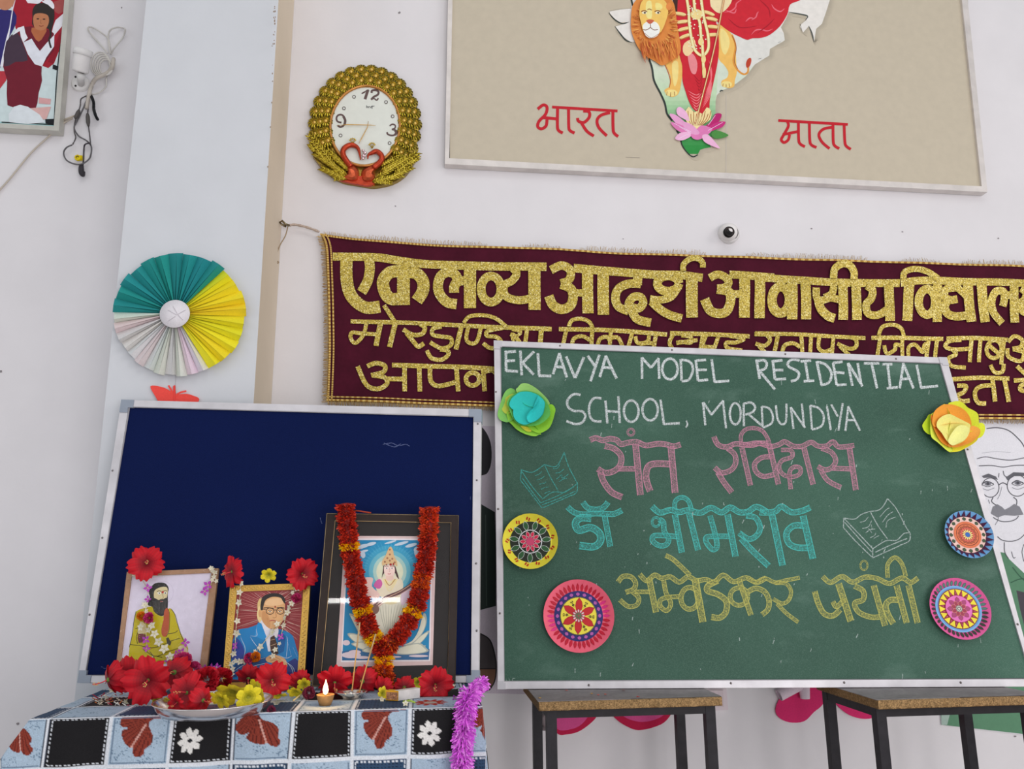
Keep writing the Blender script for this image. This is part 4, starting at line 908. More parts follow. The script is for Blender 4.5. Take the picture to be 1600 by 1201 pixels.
chalk('chalk_lettering', M_CHALK, W_, [(CD, 17, '75,28 78,148;75,38 135,32;76,88 130,86;78,145 147,149;160,28 168,172;240,33 172,100;172,98 238,168;262,42 270,172;266,174 340,176;350,165 388,42;386,42 430,184;365,122 418,125;426,62 478,188;530,66 478,188;552,58 592,115;620,52 568,206;622,182 658,58;656,58 720,190;635,125 698,130'),
    (CD, 16, '868,192 866,68;866,68 920,128;920,128 965,72;963,72 968,192;'+arc(1030, 135, 45, 60)+';1092,78 1098,203;1092,82 1140,90 1163,125 1155,170 1135,200 1098,206;1180,82 1193,203;1182,86 1240,82;1188,140 1245,140;1193,203 1252,197;1272,78 1290,212;1288,210 1375,204'),
    (CE, 16, '80,78 98,188;78,88 120,82 138,100 128,130 95,142;95,140 185,248;172,82 185,192;172,88 228,82;180,138 232,138;185,191 248,188;325,85 285,78 258,98 265,120 305,140 322,160 310,190 275,202;330,88 390,84;357,88 375,200;348,202 408,198;422,88 450,222;422,92 470,105 505,150 500,195 480,215 445,224;515,95 535,222;515,98 570,90;525,150 580,155;535,223 592,220;600,98 625,228;600,98 682,230;655,98 674,218;690,100 778,100;735,105 765,242;795,105 852,105;825,108 840,237;820,241 882,236;893,242 915,98;913,98 972,242;903,190 952,186;990,108 1015,237;1010,238 1112,228')])
chalk('chalk_lettering', M_CHALK, (204, 210, 210), [(CD, 15, '510,286 470,282 435,315 438,355 470,378 520,382 538,410 520,445 480,455 428,438;632,306 588,305 562,345 562,400 585,435 632,440;655,318 666,452;730,293 738,448;665,380 738,385;'+arc(805, 380, 43, 62)+';'+arc(915, 372, 45, 62)+';975,313 995,458;993,455 1087,450'), (CD, 10, '1125,435 1132,455 1122,475'),
    (CD, 14, '1236,462 1222,328;1224,328 1272,402;1270,402 1340,318;1338,318 1356,480;'+arc(1410, 395, 32, 62)+';1458,335 1460,468;1458,337 1500,330 1525,355 1510,385 1468,400;1490,400 1562,462'),
    (CE, 13, '110,345 115,462;110,345 150,355 172,395 165,440 115,466;190,338 200,415 225,446 248,425 250,328;275,348 290,472;275,350 356,466;338,328 350,462;385,338 395,474;385,340 435,355 462,400 450,455 395,476;480,343 502,478;505,333 542,402;570,326 545,482;585,484 602,343;600,343 668,482;595,422 642,422')])
chalk('chalk_lettering', M_CHALKO, (196, 138, 158), [(CD, 32, '565,548 600,536 640,550 680,540 720,548 745,572 790,562 840,560 890,580 950,570 1000,572 1050,584 1092,574'), (CD, 12, arc(803, 502, 19, 19)),
    (CD, 34, '650,582 705,598 745,640 740,695 700,730 650,738 610,715'), (CD, 36, '625,735 645,790 690,850 752,880'), (CD, 30, '725,715 832,715'), (CD, 38, '830,572 858,868'), (CD, 38, '1035,688 950,685 905,700 890,750 898,800 915,845;1035,582 1060,855'),
    (CD, 30, '1285,528 1310,575 1360,588 1410,570 1470,575 1530,566 1600,568'), (CE, 28, '0,562 50,566 100,556 160,572 210,560 240,545 290,570 340,570 390,548 430,570 480,568 515,545 550,575 635,566'),
    (CD, 30, '1365,596 1405,630 1412,680 1385,722 1330,738 1290,708'), (CD, 32, '1308,735 1345,795 1390,852'), (CD, 30, '1448,590 1498,812'), (CE, 22, '-5,565 -8,510 20,475 70,468 115,485 145,530 155,565'),
    (CE, 28, '165,630 110,635 70,670 78,715 120,742 182,730'), (CE, 30, '152,560 205,788;350,582 402,788'), (CE, 24, '220,592 275,595 282,630 225,652 208,690 230,730 280,745 325,728 328,695 295,688 268,720 275,815'),
    (CE, 28, '450,582 505,605 530,650 510,690 470,705 428,685;445,705 485,765 560,805;510,695 625,700'), (CE, 32, '608,580 645,820')])
chalk('chalk_lettering', M_CHALKO, (84, 186, 178), [(CF, 32, '425,42 465,75 520,85 580,80 650,82 690,82 735,62'), (CF, 32, '512,15 540,48 590,58 630,45 655,15'), (CF, 42, '560,108 500,105 470,135 490,175 555,160 605,190 612,235 575,268 492,262'), (CF, 32, '635,88 668,268'),
    (CF, 34, '905,40 950,75 1010,60 1060,72 1110,62 1180,76 1240,48 1300,74 1350,46 1400,72 1450,70 1500,42 1560,72'), (CG, 34, '60,72 90,75 150,68 185,40 240,72 300,66 350,45'), (CF, 14, arc(928, 128, 22, 26)),
    (CF, 30, '945,112 970,130 975,180 1000,225 985,258 945,262 908,235 915,208 960,205 1060,212'), (CF, 34, '1035,85 1075,302;1115,80 1168,288'), (CF, 26, '1035,60 1038,10 1075,-12 1112,8 1130,60'),
    (CF, 30, '1235,92 1262,190 1275,265 1250,285 1215,245 1215,215 1260,210 1345,210'), (CF, 36, '1335,85 1380,325'), (CF, 32, '1440,92 1495,105 1520,160 1500,205 1455,225 1400,190'), (CF, 34, '1412,222 1470,285 1568,378'), (CG, 38, '132,88 192,376;308,92 365,338'), (CG, 36, '315,150 255,150 215,190 225,245 270,272 340,275')])
chalk('chalk_lettering', M_CHALKO, (188, 186, 104), [(CF, 28, '835,425 875,462 920,430 960,448 1010,440 1060,470 1110,440 1160,462 1210,455 1260,470 1310,430 1370,468 1440,445 1500,472 1555,445'), (CF, 28, '712,470 740,438 785,440 812,475 800,510 755,528'), (CF, 26, '795,525 830,560 818,600 770,608 722,570'), (CF, 24, '810,525 895,525'), (CF, 34, '888,445 928,642'),
    (CF, 26, '972,462 985,530 1012,590 990,632 955,610 952,575 985,558 1060,552'), (CF, 28, arc(1120, 562, 50, 62)), (CF, 40, '1150,450 1195,698'), (CF, 26, '982,318 1030,345 1122,432'), (CF, 34, '1280,462 1225,490 1222,520 1280,540 1328,580 1325,640 1290,672 1242,668'),
    (CF, 26, arc(1400, 552, 50, 50)), (CF, 30, '1400,458 1468,658'), (CG, 30, '-5,525 40,505 90,525 115,575 108,625 75,655'), (CG, 22, '0,455 40,470 90,448 150,472 210,460 290,445;150,475 210,478 240,520 228,570 190,592 138,565;160,592 215,648 282,698'),
    (CG, 28, '420,438 465,472 530,438 590,470 660,442 730,450 800,478 870,446 920,472 962,446'), (CG, 10, arc(655, 375, 20, 26)), (CG, 32, '375,522 395,590 430,650 480,660 520,625'), (CG, 28, '478,580 500,610 545,565'), (CG, 38, '510,478 580,692'), (CG, 30, '600,492 650,520 650,570 602,590 625,640 690,668 745,668'), (CG, 34, '710,488 775,718'),
    (CG, 34, '855,572 805,572 778,605 795,660 822,706'), (CG, 34, '840,488 898,702;908,488 960,702'), (CG, 24, '790,445 790,370 830,330 870,365 893,440')])
chalk('chalk_drawing', M_CHALK, (76, 158, 150), [(CD, 6, '165,720 230,735 300,690;300,690 370,700 415,620;415,620 440,700 492,800;492,800 488,850 460,870;460,868 290,942;285,942 215,850 160,780;160,780 166,720;300,690 335,765 380,842;168,730 230,820 290,890;172,770 230,850 280,915;290,890 350,850 420,850 490,800;280,912 380,870 470,820;285,925 390,885 480,845'), (CD, 4.5, '245,755 270,745 285,730;255,780 280,772 300,758;270,805 300,798 310,790;280,835 300,825 325,820;300,858 320,850 335,845;350,715 375,712 390,690;365,740 390,735 415,715;370,775 400,750 405,770 440,745;385,790 410,775 430,770')])
chalk('chalk_drawing', M_CHALK, (170, 184, 180), [(CG, 6, '540,105 600,112 640,85 690,68;690,68 740,60 770,30 788,-5;788,-5 830,40 860,90;860,90 890,150 918,195;918,195 912,236 860,260;860,262 705,332;705,332 610,240 538,160;538,160 540,105;690,68 735,150 790,226;542,108 620,190 705,280;705,280 704,330;705,280 780,235 840,232 880,195 908,190;545,130 630,225 700,300;720,300 800,262 900,222'), (CG, 4.5, '632,130 660,122 680,98;645,165 680,155 698,120;665,190 690,172 718,168;680,165 700,190;690,218 715,205 722,190;710,222 740,205;745,100 780,60 800,48;760,130 790,90 820,70;780,160 790,120 835,100')])
# loose chalk ticks and smears left on the board
mb = MB(); h = .0005
for i in range(95):
    x, y = random.uniform(800, 1560), random.uniform(590, 1055)
    if x > 1490+(y-560)*.2: continue
    L_ = random.uniform(1, 8); a = random.uniform(-.5, .3)
    d = Draw(GP, PX, h=h); d.line([(x, y), (x+L_*math.sin(a), y+L_*math.cos(a))], random.uniform(.8, 1.6), (170, 186, 180)); addmb(mb, d.mb); h += 2e-6
d = Draw(GP, CF, h=h); d.lines('75,1020 80,1035;92,1018 98,1036;112,1018 112,1036;112,1018 128,1016;130,1036 118,1037', 4, (150, 170, 160)); addmb(mb, d.mb)
obj('chalk_marks', mb, M_CHALK, root, kind='stuff')

# painted paper plates
def plate(px, py, r, label, painter, tilt=0):
    c = GP.at(px, py, .006); R_ = r*(GP.at(px-.5, py)-GP.at(px+.5, py)).length
    n = GP.n; ex = V((0, 0, 1)).cross(n).normalized(); ez = n.cross(ex)
    def zz(q): return (0 if q < .78 else (q-.78)/.22*.011)
    def at(q, a, h=0): return c+(ex*math.cos(a)+ez*math.sin(a))*q*R_+n*(zz(q)+h)
    root = thing('painted_plate', c, label, 'plate', 'painted paper plates on the chalkboard')
    base, rings = painter[0], painter[1]
    mb = MB(); N = 48
    qs = sorted(set([.0001, .78, .9, 1.0]+[x[0] for x in rings]))
    for q0, q1 in zip(qs, qs[1:]):
        cc = base
        for rq, rc__ in rings:
            if q1 <= rq+1e-6: cc = rc__; break
        for k in range(N):
            a0, a1 = 2*math.pi*k/N, 2*math.pi*(k+1)/N
            mb.face([at(q0, a0), at(q0, a1), at(q1, a1), at(q1, a0)], col(cc), None, True)
    for k in range(N):
        a0, a1 = 2*math.pi*k/N, 2*math.pi*(k+1)/N
        mb.face([at(1, a0), at(1, a1), at(.985, a1, -.0015), at(.985, a0, -.0015)], col(base)); mb.face([at(.985, a0, -.0015), at(.985, a1, -.0015), at(.7, a1, -.005), at(.7, a0, -.005)], col((200, 200, 196)))
    obj('plate_body', mb, M_GLOSSP, root)
    mb = MB(); hh = [.00025]
    def pet(q0, q1, a, wd, c_, edge=None, blunt=.5, ew=.12, tri=False):
        qm = q0+(q1-q0)*blunt
        pts = [(q0, 0)]+[(q0+(q1-q0)*t, s) for t, s in ((.25, .75), (.5, 1), (.75, .8))]+[(q1, 0)]
        pts += [(q, -s) for q, s in pts[-2:0:-1]]
        if tri: pts = [(q0, 1), (q1, 0), (q0, -1)]
        def dr(k, cc_):
            P_ = []
            for q, s in pts:
                qq = q0+(q1-q0)*.5+(q-(q0+q1)/2)*k
                P_.append(at(qq, a+s*wd*k/max(.12, qq), hh[0]))
            mb.face(P_, col(cc_)); hh[0] += 3e-5
        if edge: dr(1+ew, edge)
        dr(1, c_)
    def rg(q, w, c_, n=48, wob=0, wn=8):
        for k in range(n):
            a0, a1 = 2*math.pi*k/n, 2*math.pi*(k+1)/n; qa, qb = q+wob*abs(math.sin(wn*a0/2)), q+wob*abs(math.sin(wn*a1/2))
            mb.face([at(qa, a0, hh[0]), at(qb, a1, hh[0]), at(qb+w, a1, hh[0]), at(qa+w, a0, hh[0])], col(c_))
        hh[0] += 3e-5
    painter[2](pet, rg); obj('painted_pattern', mb, M_GLOSSP, root)
T2 = 2*math.pi
def paint1(pet, rg):
    for k in range(13):
        a = T2*k/13+.2
        for j in (-1, 1): pet(.82+j*.045-.03, .82+j*.045+.04, a+j*.03, .03, (176, 40, 36)); pet(.79, .87, a-j*.06, .028, (176, 40, 36))
    for k in range(11): pet(.42, .76, T2*k/11+.12, .088, (46, 84, 50), (205, 210, 205))
    rg(.40, .03, (200, 205, 205)); 
    for k in range(10): pet(.16, .37, T2*k/10, .06, (190, 40, 72), (220, 190, 190), ew=.2)
    rg(.0001, .16, (186, 66, 100))
def paint2(pet, rg):
    for k in range(40): pet(.66, .90, T2*k/40, .044, (178, 28, 50) if (k % 20 > 3) else (206, 50, 120))
    rg(.48, .2, (176, 26, 52)); rg(.52, .17, (46, 44, 104))
    for k in range(20): pet(.55, .65, T2*k/20, .055, (166, 86, 156), (30, 26, 70), ew=.1)
    rg(.0001, .52, (222, 206, 70)); rg(.505, .012, (30, 26, 30))
    for k in range(6): pet(.08, .5, T2*k/6+.45, .105, (184, 40, 44), (60, 20, 24), ew=.05)
    for k in range(6):
        a = T2*k/6+.97; pet(.24, .48, a, .008, (40, 40, 34))
        for q in (.33, .42): pet(q-.03, q+.03, a+.07, .012, (40, 40, 34)); pet(q-.03, q+.03, a-.07, .012, (40, 40, 34))
    rg(.0001, .17, (180, 60, 80))
    for k in range(12): pet(.09, .18, T2*k/12, .02, (216, 200, 196), (120, 40, 50))
    for k in range(9): pet(.01, .11, T2*k/9, .03, (40, 120, 80))
def paint3(pet, rg):
    for k in range(24): pet(.76, .99, T2*k/24, .10, (200, 62, 132), (70, 30, 60), ew=.08, tri=True)
    rg(.0001, .78, (222, 186, 176)); rg(.77, .015, (50, 30, 40))
    for k in range(16): pet(.60, .75, T2*k/16, .075, (66, 84, 62), (36, 30, 32), ew=.1)
    rg(.0001, .56, (208, 112, 76)); rg(.44, .02, (50, 26, 24)); rg(.33, .02, (50, 26, 24), 64, .05, 16); rg(.0001, .33, (196, 96, 80)); rg(.28, .02, (50, 26, 24), 64, .05, 16); rg(.0001, .22, (170, 60, 50))
    for k in range(14): pet(.09, .23, T2*k/14, .025, (228, 218, 140))
    rg(.0001, .10, (56, 100, 170))
def paint4(pet, rg):
    for k in range(38): pet(.76, .92, T2*k/38, .045, (90, 130, 120) if 8 < (k+9) % 38 < 24 else (60, 66, 56), (34, 30, 36), ew=.12)
    rg(.0001, .76, (112, 166, 206)); rg(.68, .02, (96, 120, 190)); rg(.0001, .66, (150, 50, 70)); rg(.65, .015, (80, 30, 50))
    for k in range(18):
        a = T2*k/18; pet(.64, .42, a, .10, (224, 206, 62), (120, 40, 50), ew=.08, tri=True)
    for k in range(18): pet(.46, .56, T2*(k+.5)/18, .02, (176, 80, 96))
    rg(.0001, .44, (214, 110, 176)); rg(.43, .015, (150, 50, 90))
    for k in range(8): pet(.20, .38, T2*k/8, .075, (160, 70, 110), (110, 40, 60), ew=.1)
    for k in range(8): pet(.08, .26, T2*(k+.5)/8, .06, (150, 60, 80), (230, 150, 120), ew=.12)
    rg(.0001, .11, (190, 190, 180)); rg(.04, .02, (40, 30, 30)); rg(.09, .015, (40, 30, 30))
plate(828.5, 846, 43, 'small yellow rimmed plate with a black centre, on the left of the chalkboard', ((216, 204, 62), [(.72, (38, 44, 34)), (.74, (60, 70, 40))], paint1))
plate(904, 962, 55, 'large pink and red plate at the lower left of the chalkboard', ((222, 96, 116), [], paint2))
plate(1511, 835.5, 37.5, 'blue rimmed plate with pink petals and an orange centre', ((106, 158, 204), [], paint3))
plate(1497, 951, 47, 'pink rimmed plate with a blue band and yellow triangles', ((212, 92, 148), [], paint4))

# folded paper flowers stuck on the board
def cup(mb, pl, outline, ctr, h0, h1, c, crop, sm=3, pw=2, rings=5, hj=0, back=None):
    p = crop.pts(outline); p = smooth(p, sm, True) if sm else p; n = len(p); cx_, cy_ = crop.pts([ctr])[0]
    vs = [pl.at(cx_, cy_, h0)]
    for r in range(1, rings+1):
        t = r/rings
        for u, v in p: vs.append(pl.at(cx_+(u-cx_)*t, cy_+(v-cy_)*t, h0+(h1-h0)*t**pw))
    fs = [(0, 1+k, 1+(k+1) % n) for k in range(n)]+[(1+(r-1)*n+k, 1+r*n+k, 1+r*n+(k+1) % n, 1+(r-1)*n+(k+1) % n) for r in range(1, rings) for k in range(n)]
    mb.mesh(vs, fs, col(c))
C3 = Crop(770, 590, 12.01); C4 = Crop(1430, 610, 10.92)
def pflower(name, loc, label, crop, petals):
    root = thing(name, loc, label, 'flower')
    for nm, t, ctr, h0, h1, c, pw in petals:
        mb = MB(); cup(mb, GP, t, ctr, h0, h1, c, crop, 4, pw); obj(nm, mb, M_PAPER, root)
g1, g2, g3 = (122, 184, 92), (140, 196, 66), (150, 196, 110)
pflower('paper_flower', GP.at(822, 642, .005), 'green paper flower with a turquoise middle, at the top left of the chalkboard', C3, [
 ('petal', '440,250 470,180 540,110 640,105 760,160 880,250 1000,370 1050,440 1058,500 900,560 600,500', (620, 560), .004, .022, g3, 2),
 ('petal', '430,250 390,210 320,196 250,240 200,320 160,430 115,560 90,680 120,770 200,820 310,825 480,700 560,560 500,400', (560, 560), .004, .016, g1, 2),
 ('petal', '270,640 290,800 360,880 450,970 570,1040 700,1085 800,1095 860,1070 900,1035 700,800 500,600', (620, 640), .004, .014, g2, 2),
 ('petal', '640,860 800,800 1000,560 1060,500 1130,510 1175,590 1160,680 1110,850 1040,960 900,1035 800,1020 700,960', (740, 720), .004, .018, (140, 196, 58), 2),
 ('fold', '160,560 180,470 250,370 340,310 400,330 380,600 280,680 200,640', (330, 520), .010, .013, (184, 196, 76), 1),
 ('fold', '520,900 640,920 710,940 720,1005 640,1005 570,960', (620, 940), .012, .016, (206, 200, 70), 1),
 ('petal', '265,480 300,560 350,700 430,830 540,895 700,905 860,880 1000,790 1075,690 1060,560 1000,440 880,320 740,260 600,240 480,270 330,350', (640, 600), .014, .027, (96, 180, 90), 3),
 ('petal', '310,500 350,390 440,310 520,265 680,262 800,300 900,360 975,460 965,600 930,700 840,790 720,845 600,880 480,840 400,750 380,640 385,600 345,570', (640, 620), .017, .031, (46, 180, 172), 1.6),
 ('petal', '840,340 860,430 800,540 700,620 640,720 650,800 700,840 800,810 900,720 950,620 972,480 920,390', (700, 700), .0215, .034, (50, 188, 184), 1.5)])
mb = MB(); mb.ball(GP.at(*C3.pts([(620, 625)])[0], .021), .003, col((90, 200, 185)), 8, 5)
yl1, yl2 = (206, 216, 58), (222, 228, 70)
pflower('paper_flower', GP.at(1490, 668, .005), 'yellow and orange folded paper flower on the right edge of the chalkboard', C4, [
 ('petal', '260,400 190,480 130,570 125,620 160,690 230,745 330,740 600,640 500,450', (500, 560), .004, .014, (188, 208, 44), 2),
 ('petal', '560,235 640,190 740,180 830,220 900,290 1000,340 1070,400 1085,520 1090,640 900,700 700,560 600,400', (700, 560), .004, .018, yl1, 2),
 ('petal', '1085,560 1140,550 1185,590 1190,680 1150,770 1080,810 900,820 900,650', (900, 680), .006, .014, (214, 222, 60), 2),
 ('petal', '265,420 330,360 420,290 520,235 600,500 560,800 640,1000 600,1045 540,1020 470,960 380,880 290,810 262,730 258,600', (560, 640), .006, .022, (206, 222, 78), 2),
 ('petal', '560,1030 650,1048 760,1030 880,970 1000,900 1070,820 1060,700 700,700 600,850', (740, 800), .006, .018, (226, 220, 58), 2),
 ('petal', '300,430 340,340 420,270 500,235 640,240 760,280 860,350 930,450 960,560 940,600 800,560 600,560 400,600 330,620 290,560', (640, 540), .012, .026, (230, 150, 56), 2),
 ('petal', '280,410 265,480 300,600 360,740 430,860 520,930 620,960 560,760 400,620 330,560', (480, 720), .012, .024, (224, 142, 48), 2),
 ('petal', '960,600 1100,650 1105,740 1060,800 960,880 840,930 720,965 600,960 560,920 760,860 900,740', (820, 820), .013, .024, (232, 160, 70), 2),
 ('petal', '375,530 430,460 520,412 610,405 720,460 840,520 935,575 935,650 915,740 860,830 780,890 640,935 560,880 500,800 450,720 370,620', (660, 660), .016, .029, (222, 216, 124), 1.5),
 ('petal', '640,700 740,600 860,600 930,660 900,770 830,850 740,890 640,935 560,860', (740, 740), .0225, .031, (226, 222, 140), 1.5)])

# blue pin board
TP = flat(TZ)
BP2 = lean2(TP.at(121, 1067), TP.at(748, 1067), 9.3)
bc = [(190, 624.5), (752, 639.5), (748, 1066), (121, 1066)]
root = thing('blue_pinboard', BP2.at(430, 1066), 'dark blue felt pin board in an aluminium frame, leaning behind the altar table', 'pin board')
board(root, bc, (11, 12, 11, 12), BP2, .018, M_FELT, col((12, 24, 66)), col((136, 144, 156)), M_PLASTIC, 20)
mb = MB()
for x, y in ((746.5, 662), (745, 750), (744, 880), (745, 985), (176, 735), (160, 840), (140, 960)): mb.ball(BP2.at(x, y, .004), .0024, col((120, 116, 116)), 7, 4)
obj('rivets', mb, M_STEEL, root)
d = Draw(BP2, PX, h=.0008)
for t in ('598,694 612,692 622,696 634,694 640,697', '600,692 616,698 626,693', '158,1041 164,1044 168,1042', '500,808 503,818', '735,775 735,780'): d.line(t, 1.2, (90, 100, 140))
obj('scuff_marks', d.mb, M_CHALK, root)
# ================================================================== ALTAR TABLE AND CLOTH
YF = TP.at(400, 1113).y; XL = TP.at(72, 1113).x; XR = TP.at(757, 1111).x; YB = -.245
root = thing('altar_table', ((XL+XR)/2, (YF+YB)/2, 0), 'table hidden under the checked cloth at the lower left', 'table')
mb = MB(); mb.box((XL+.006, YF+.006, TZ-.03), (XR-.006, YB-.003, TZ-.004), col((120, 96, 70))); obj('table_top', mb, M_CHIP, root)
for x in (XL+.03, XR-.06):
    for y in (YF+.03, YB-.05):
        mb = MB(); mb.box((x, y, 0), (x+.03, y+.03, TZ-.03), col((34, 32, 36))); obj('leg', mb, M_BLACKST, root)
PC = (TP.at(641, 1113).x-TP.at(98, 1113).x)/6; X0 = TP.at(98, 1113).x; HC = .082
def inpoly(px, py, poly):
    r = np.zeros(px.shape, bool); n = len(poly)
    for i in range(n):
        (x1, y1), (x2, y2) = poly[i-1], poly[i]
        c = ((y1 > py) != (y2 > py)) & (px < (x2-x1)*(py-y1)/((y2-y1) or 1e-9)+x1); r ^= c
    return r
leafp = smooth([((x-740)/370, (y-312)/275) for x, y in [(798, 352), (806, 328), (835, 312), (900, 303), (960, 304), (980, 318), (1024, 322), (1020, 334), (985, 345), (968, 375), (985, 405), (1002, 445), (990, 480), (960, 500), (950, 530), (925, 540), (905, 536), (888, 515), (885, 490), (862, 486), (835, 462), (815, 430), (812, 400), (850, 388), (808, 378)]], 3, True)
def cloth():
    DEP = YB-YF; dr = .46; side = .42; st = .0019
    us = np.arange(-side, (XR-XL)+.30, st); ss = np.concatenate([np.arange(-DEP, 0, .003), np.arange(0, .16, .0016), np.arange(.16, dr, .006)])
    U, S = np.meshgrid(us, ss); W = XR-XL
    a = np.maximum(0, -U); c = np.maximum(0, U-W); b = np.maximum(0, S)
    drop = np.maximum(np.maximum(a, b), c)
    x = XL+np.clip(U, 0, W)-a*.46+c*.10; y = YF-np.minimum(S, 0)*-1+0*U
    y = YF+np.where(S < 0, -S, 0)-b*.10
    k = np.minimum(1, b*6)
    y -= k*(.004*np.sin(x*31+1)+.003*np.sin(x*67))*(1+b*4); x += k*.004*np.sin(x*40)
    x -= np.where(a > 0, .01*np.sin(S*40)*np.minimum(1, a*8), 0)
    # rounded edge
    e = .006; z = TZ-np.where(drop > 0, drop*.93-e*(1-np.exp(-drop/e))*.5, 0)+.0004*np.sin(x*90)*np.cos(y*70)
    # pattern
    cu = (XL+U-X0)/PC; ci = np.floor(cu).astype(int); fu = cu-ci
    rv = np.where(S >= -.001, (S+.001)/HC, S/.10); ri = np.floor(rv).astype(int); fv = rv-ri
    dark = ((ci+ri) % 2) == 0
    rng = np.random.default_rng(3)
    noise = rng.random(U.shape)
    R = np.zeros(U.shape+(3,))
    lightc = np.array([150, 168, 184.]); R[:] = lightc
    sp = (noise > .86) & (np.sin(U*150+S*90)+np.sin(S*170-U*60) > .2); R[sp] = (96, 116, 136)
    navy = (ri % 2 != 0); dk_ = dark & ~navy; R[dk_] = (24, 23, 25); R[dark & navy] = (44, 66, 92)
    dots = dark & navy & (((U*330).astype(int) % 2 == 0) & ((S*400).astype(int) % 2 == 0)); R[dots] = (24, 34, 52)
    fo_ = np.where(ci % 4 == 3, 1, 0); aa = -.75
    gu = np.where(fo_, .45+(fu-.5)*math.cos(aa)+(fv-.45)*math.sin(aa), fu); gv = np.where(fo_, .45-(fu-.5)*math.sin(aa)+(fv-.45)*math.cos(aa), fv)
    stem = (~dark) & (ri == 0) & (np.abs(gv-(.10-.25*(gu-.62)**2-.1*(gu-.62))) < .018) & (gu > .6) & (gu < .93); R[stem] = (140, 70, 60)
    leaf = (~dark) & (ri == 0) & inpoly(gu, gv, leafp); R[leaf] = (122, 50, 38)
    vein = leaf & ((np.abs(np.sin(np.arctan2(gv-.07, gu-.70)*24)) < .4)); R[vein] = (80, 30, 26)
    rim = leaf & (np.abs((gu-.60)*.9+(gv-.15)*.42) < .016) & (gv > .2); R[rim] = (186, 140, 130)
    day = dk_ & (ri == 0) & ((ci == 2) | (ci == 6)); dx, dy = (fu-(.33 if True else 0)), (fv-.55)*.8
    rr = np.hypot(dx, dy); th = np.arctan2(dy, dx)+.2; dd = day & (rr < .20*(.35+.65*np.abs(np.cos(th*4))**.45)) & (rr > .03); R[dd] = (206, 204, 200); R[day & (rr < .035)] = (30, 30, 34)
    fl2 = (ri == -1) & (ci == 6); dx, dy = fu-.35, (fv-.5)*1.0; rr = np.hypot(dx, dy); th = np.arctan2(dy, dx); R[fl2 & (rr < .32*(.5+.5*np.abs(np.cos(th*5))))] = (150, 48, 36); R[fl2 & (rr < .12)] = (160, 150, 140)
    # stripes: pale rims to light cells, stitches in the dark ones
    mu = np.minimum(fu, 1-fu); mv = np.minimum(fv, 1-fv)*HC/PC; edge = np.minimum(mu, mv)
    R[edge < .028] = (196, 200, 206)
    R[(edge > .028) & (edge < .036)] = (40, 46, 60)
    stc = dark & (edge > .055) & (edge < .075); al = np.where(mu < mv, fv*HC/PC, fu); R[stc & ((al*14 % 1) < .6)] = (196, 200, 206)
    R[(~dark) & (edge > .06) & (edge < .068)] = (90, 108, 128)
    lr = R/255.; L_ = np.where(lr <= .04045, lr/12.92, ((lr+.055)/1.055)**2.4)*K_ALB
    ny, nx = U.shape; V_ = np.stack([x, y, z], -1).reshape(-1, 3)
    org = np.array([(XL+XR)/2, (YF+YB)/2, TZ]); V_ -= org
    idx = np.arange(ny*nx).reshape(ny, nx); Q = np.stack([idx[:-1, :-1], idx[1:, :-1], idx[1:, 1:], idx[:-1, 1:]], -1).reshape(-1, 4)
    me = bpy.data.meshes.new('tablecloth'); me.vertices.add(len(V_)); me.vertices.foreach_set('co', V_.ravel())
    me.loops.add(Q.size); me.loops.foreach_set('vertex_index', Q.ravel().astype(np.int32)); me.polygons.add(len(Q))
    me.polygons.foreach_set('loop_start', np.arange(0, Q.size, 4, dtype=np.int32)); me.update(calc_edges=True); me.validate()
    me.polygons.foreach_set('use_smooth', np.ones(len(Q), bool))
    ca = me.color_attributes.new('Col', 'FLOAT_COLOR', 'POINT')
    C4_ = np.concatenate([L_.reshape(-1, 3), np.ones((ny*nx, 1))], 1); ca.data.foreach_set('color', C4_.ravel().astype(np.float32))
    me.materials.append(M_CLOTH); o = bpy.data.objects.new('tablecloth', me); COLL.objects.link(o); o.location = org
    tag(o, 'blue, black and white checked tablecloth with rust leaves and white daisies', 'tablecloth')
cloth()

# ================================================================== PICTURES ON THE TABLE
CM = Crop(180, 850, 5.7176); CN = Crop(335, 860, 5.7176); CL = Crop(520, 820, 5.222)
def pic(name, label, pl, cs, th, fcol, fmat, wds, backcol):
    root = thing(name, pl.at((cs[2][0]+cs[3][0])/2, (cs[2][1]+cs[3][1])/2), label, 'picture')
    rails(root, cs, wds, pl, -th, .004, fcol, fmat)
    TL, TR, BR, BL = cs; wt, wr, wb, wl = wds
    mb = MB(); mb.slab([(TL[0]+wl*.5, TL[1]+wt*.5), (TR[0]-wr*.5, TR[1]+wt*.5), (BR[0]-wr*.5, BR[1]-wb*.5), (BL[0]+wl*.5, BL[1]-wb*.5)], pl, -th+.001, 0, backcol)
    obj('backing', mb, M_CARD, root); return root
# 1: saint drawing on paper with cardboard edge
P1 = lean(TP.at(255, 1072), 10.5)
cs1 = CM.pts('104,247 922,214 808,1195 -10,1235')
p1 = pic('saint_picture', 'small picture of a bearded man in yellow robes, cardboard frame, leftmost on the altar', P1, cs1, .006, col((156, 120, 92)), M_CARD, (7, 11, 5, 7), col((200, 196, 204)))
d = Draw(P1, CM, h=.0005, dh=2e-5); yk = (182, 166, 14); ol = (50, 46, 26)
d.poly('150,315 850,250 780,1150 30,1190', (206, 198, 214)); d.ring(425, 430, 95, 100, 2.5, (180, 170, 190), 20)
d.poly('300,420 335,365 370,345 430,343 465,365 478,400 470,440 470,560 440,630 400,640 350,610 330,560 290,545 270,520 310,480', (44, 42, 40), 3)
d.poly('345,450 355,410 400,385 450,380 468,400 466,450 455,490 430,500 380,495 350,480', (204, 190, 144), 3)
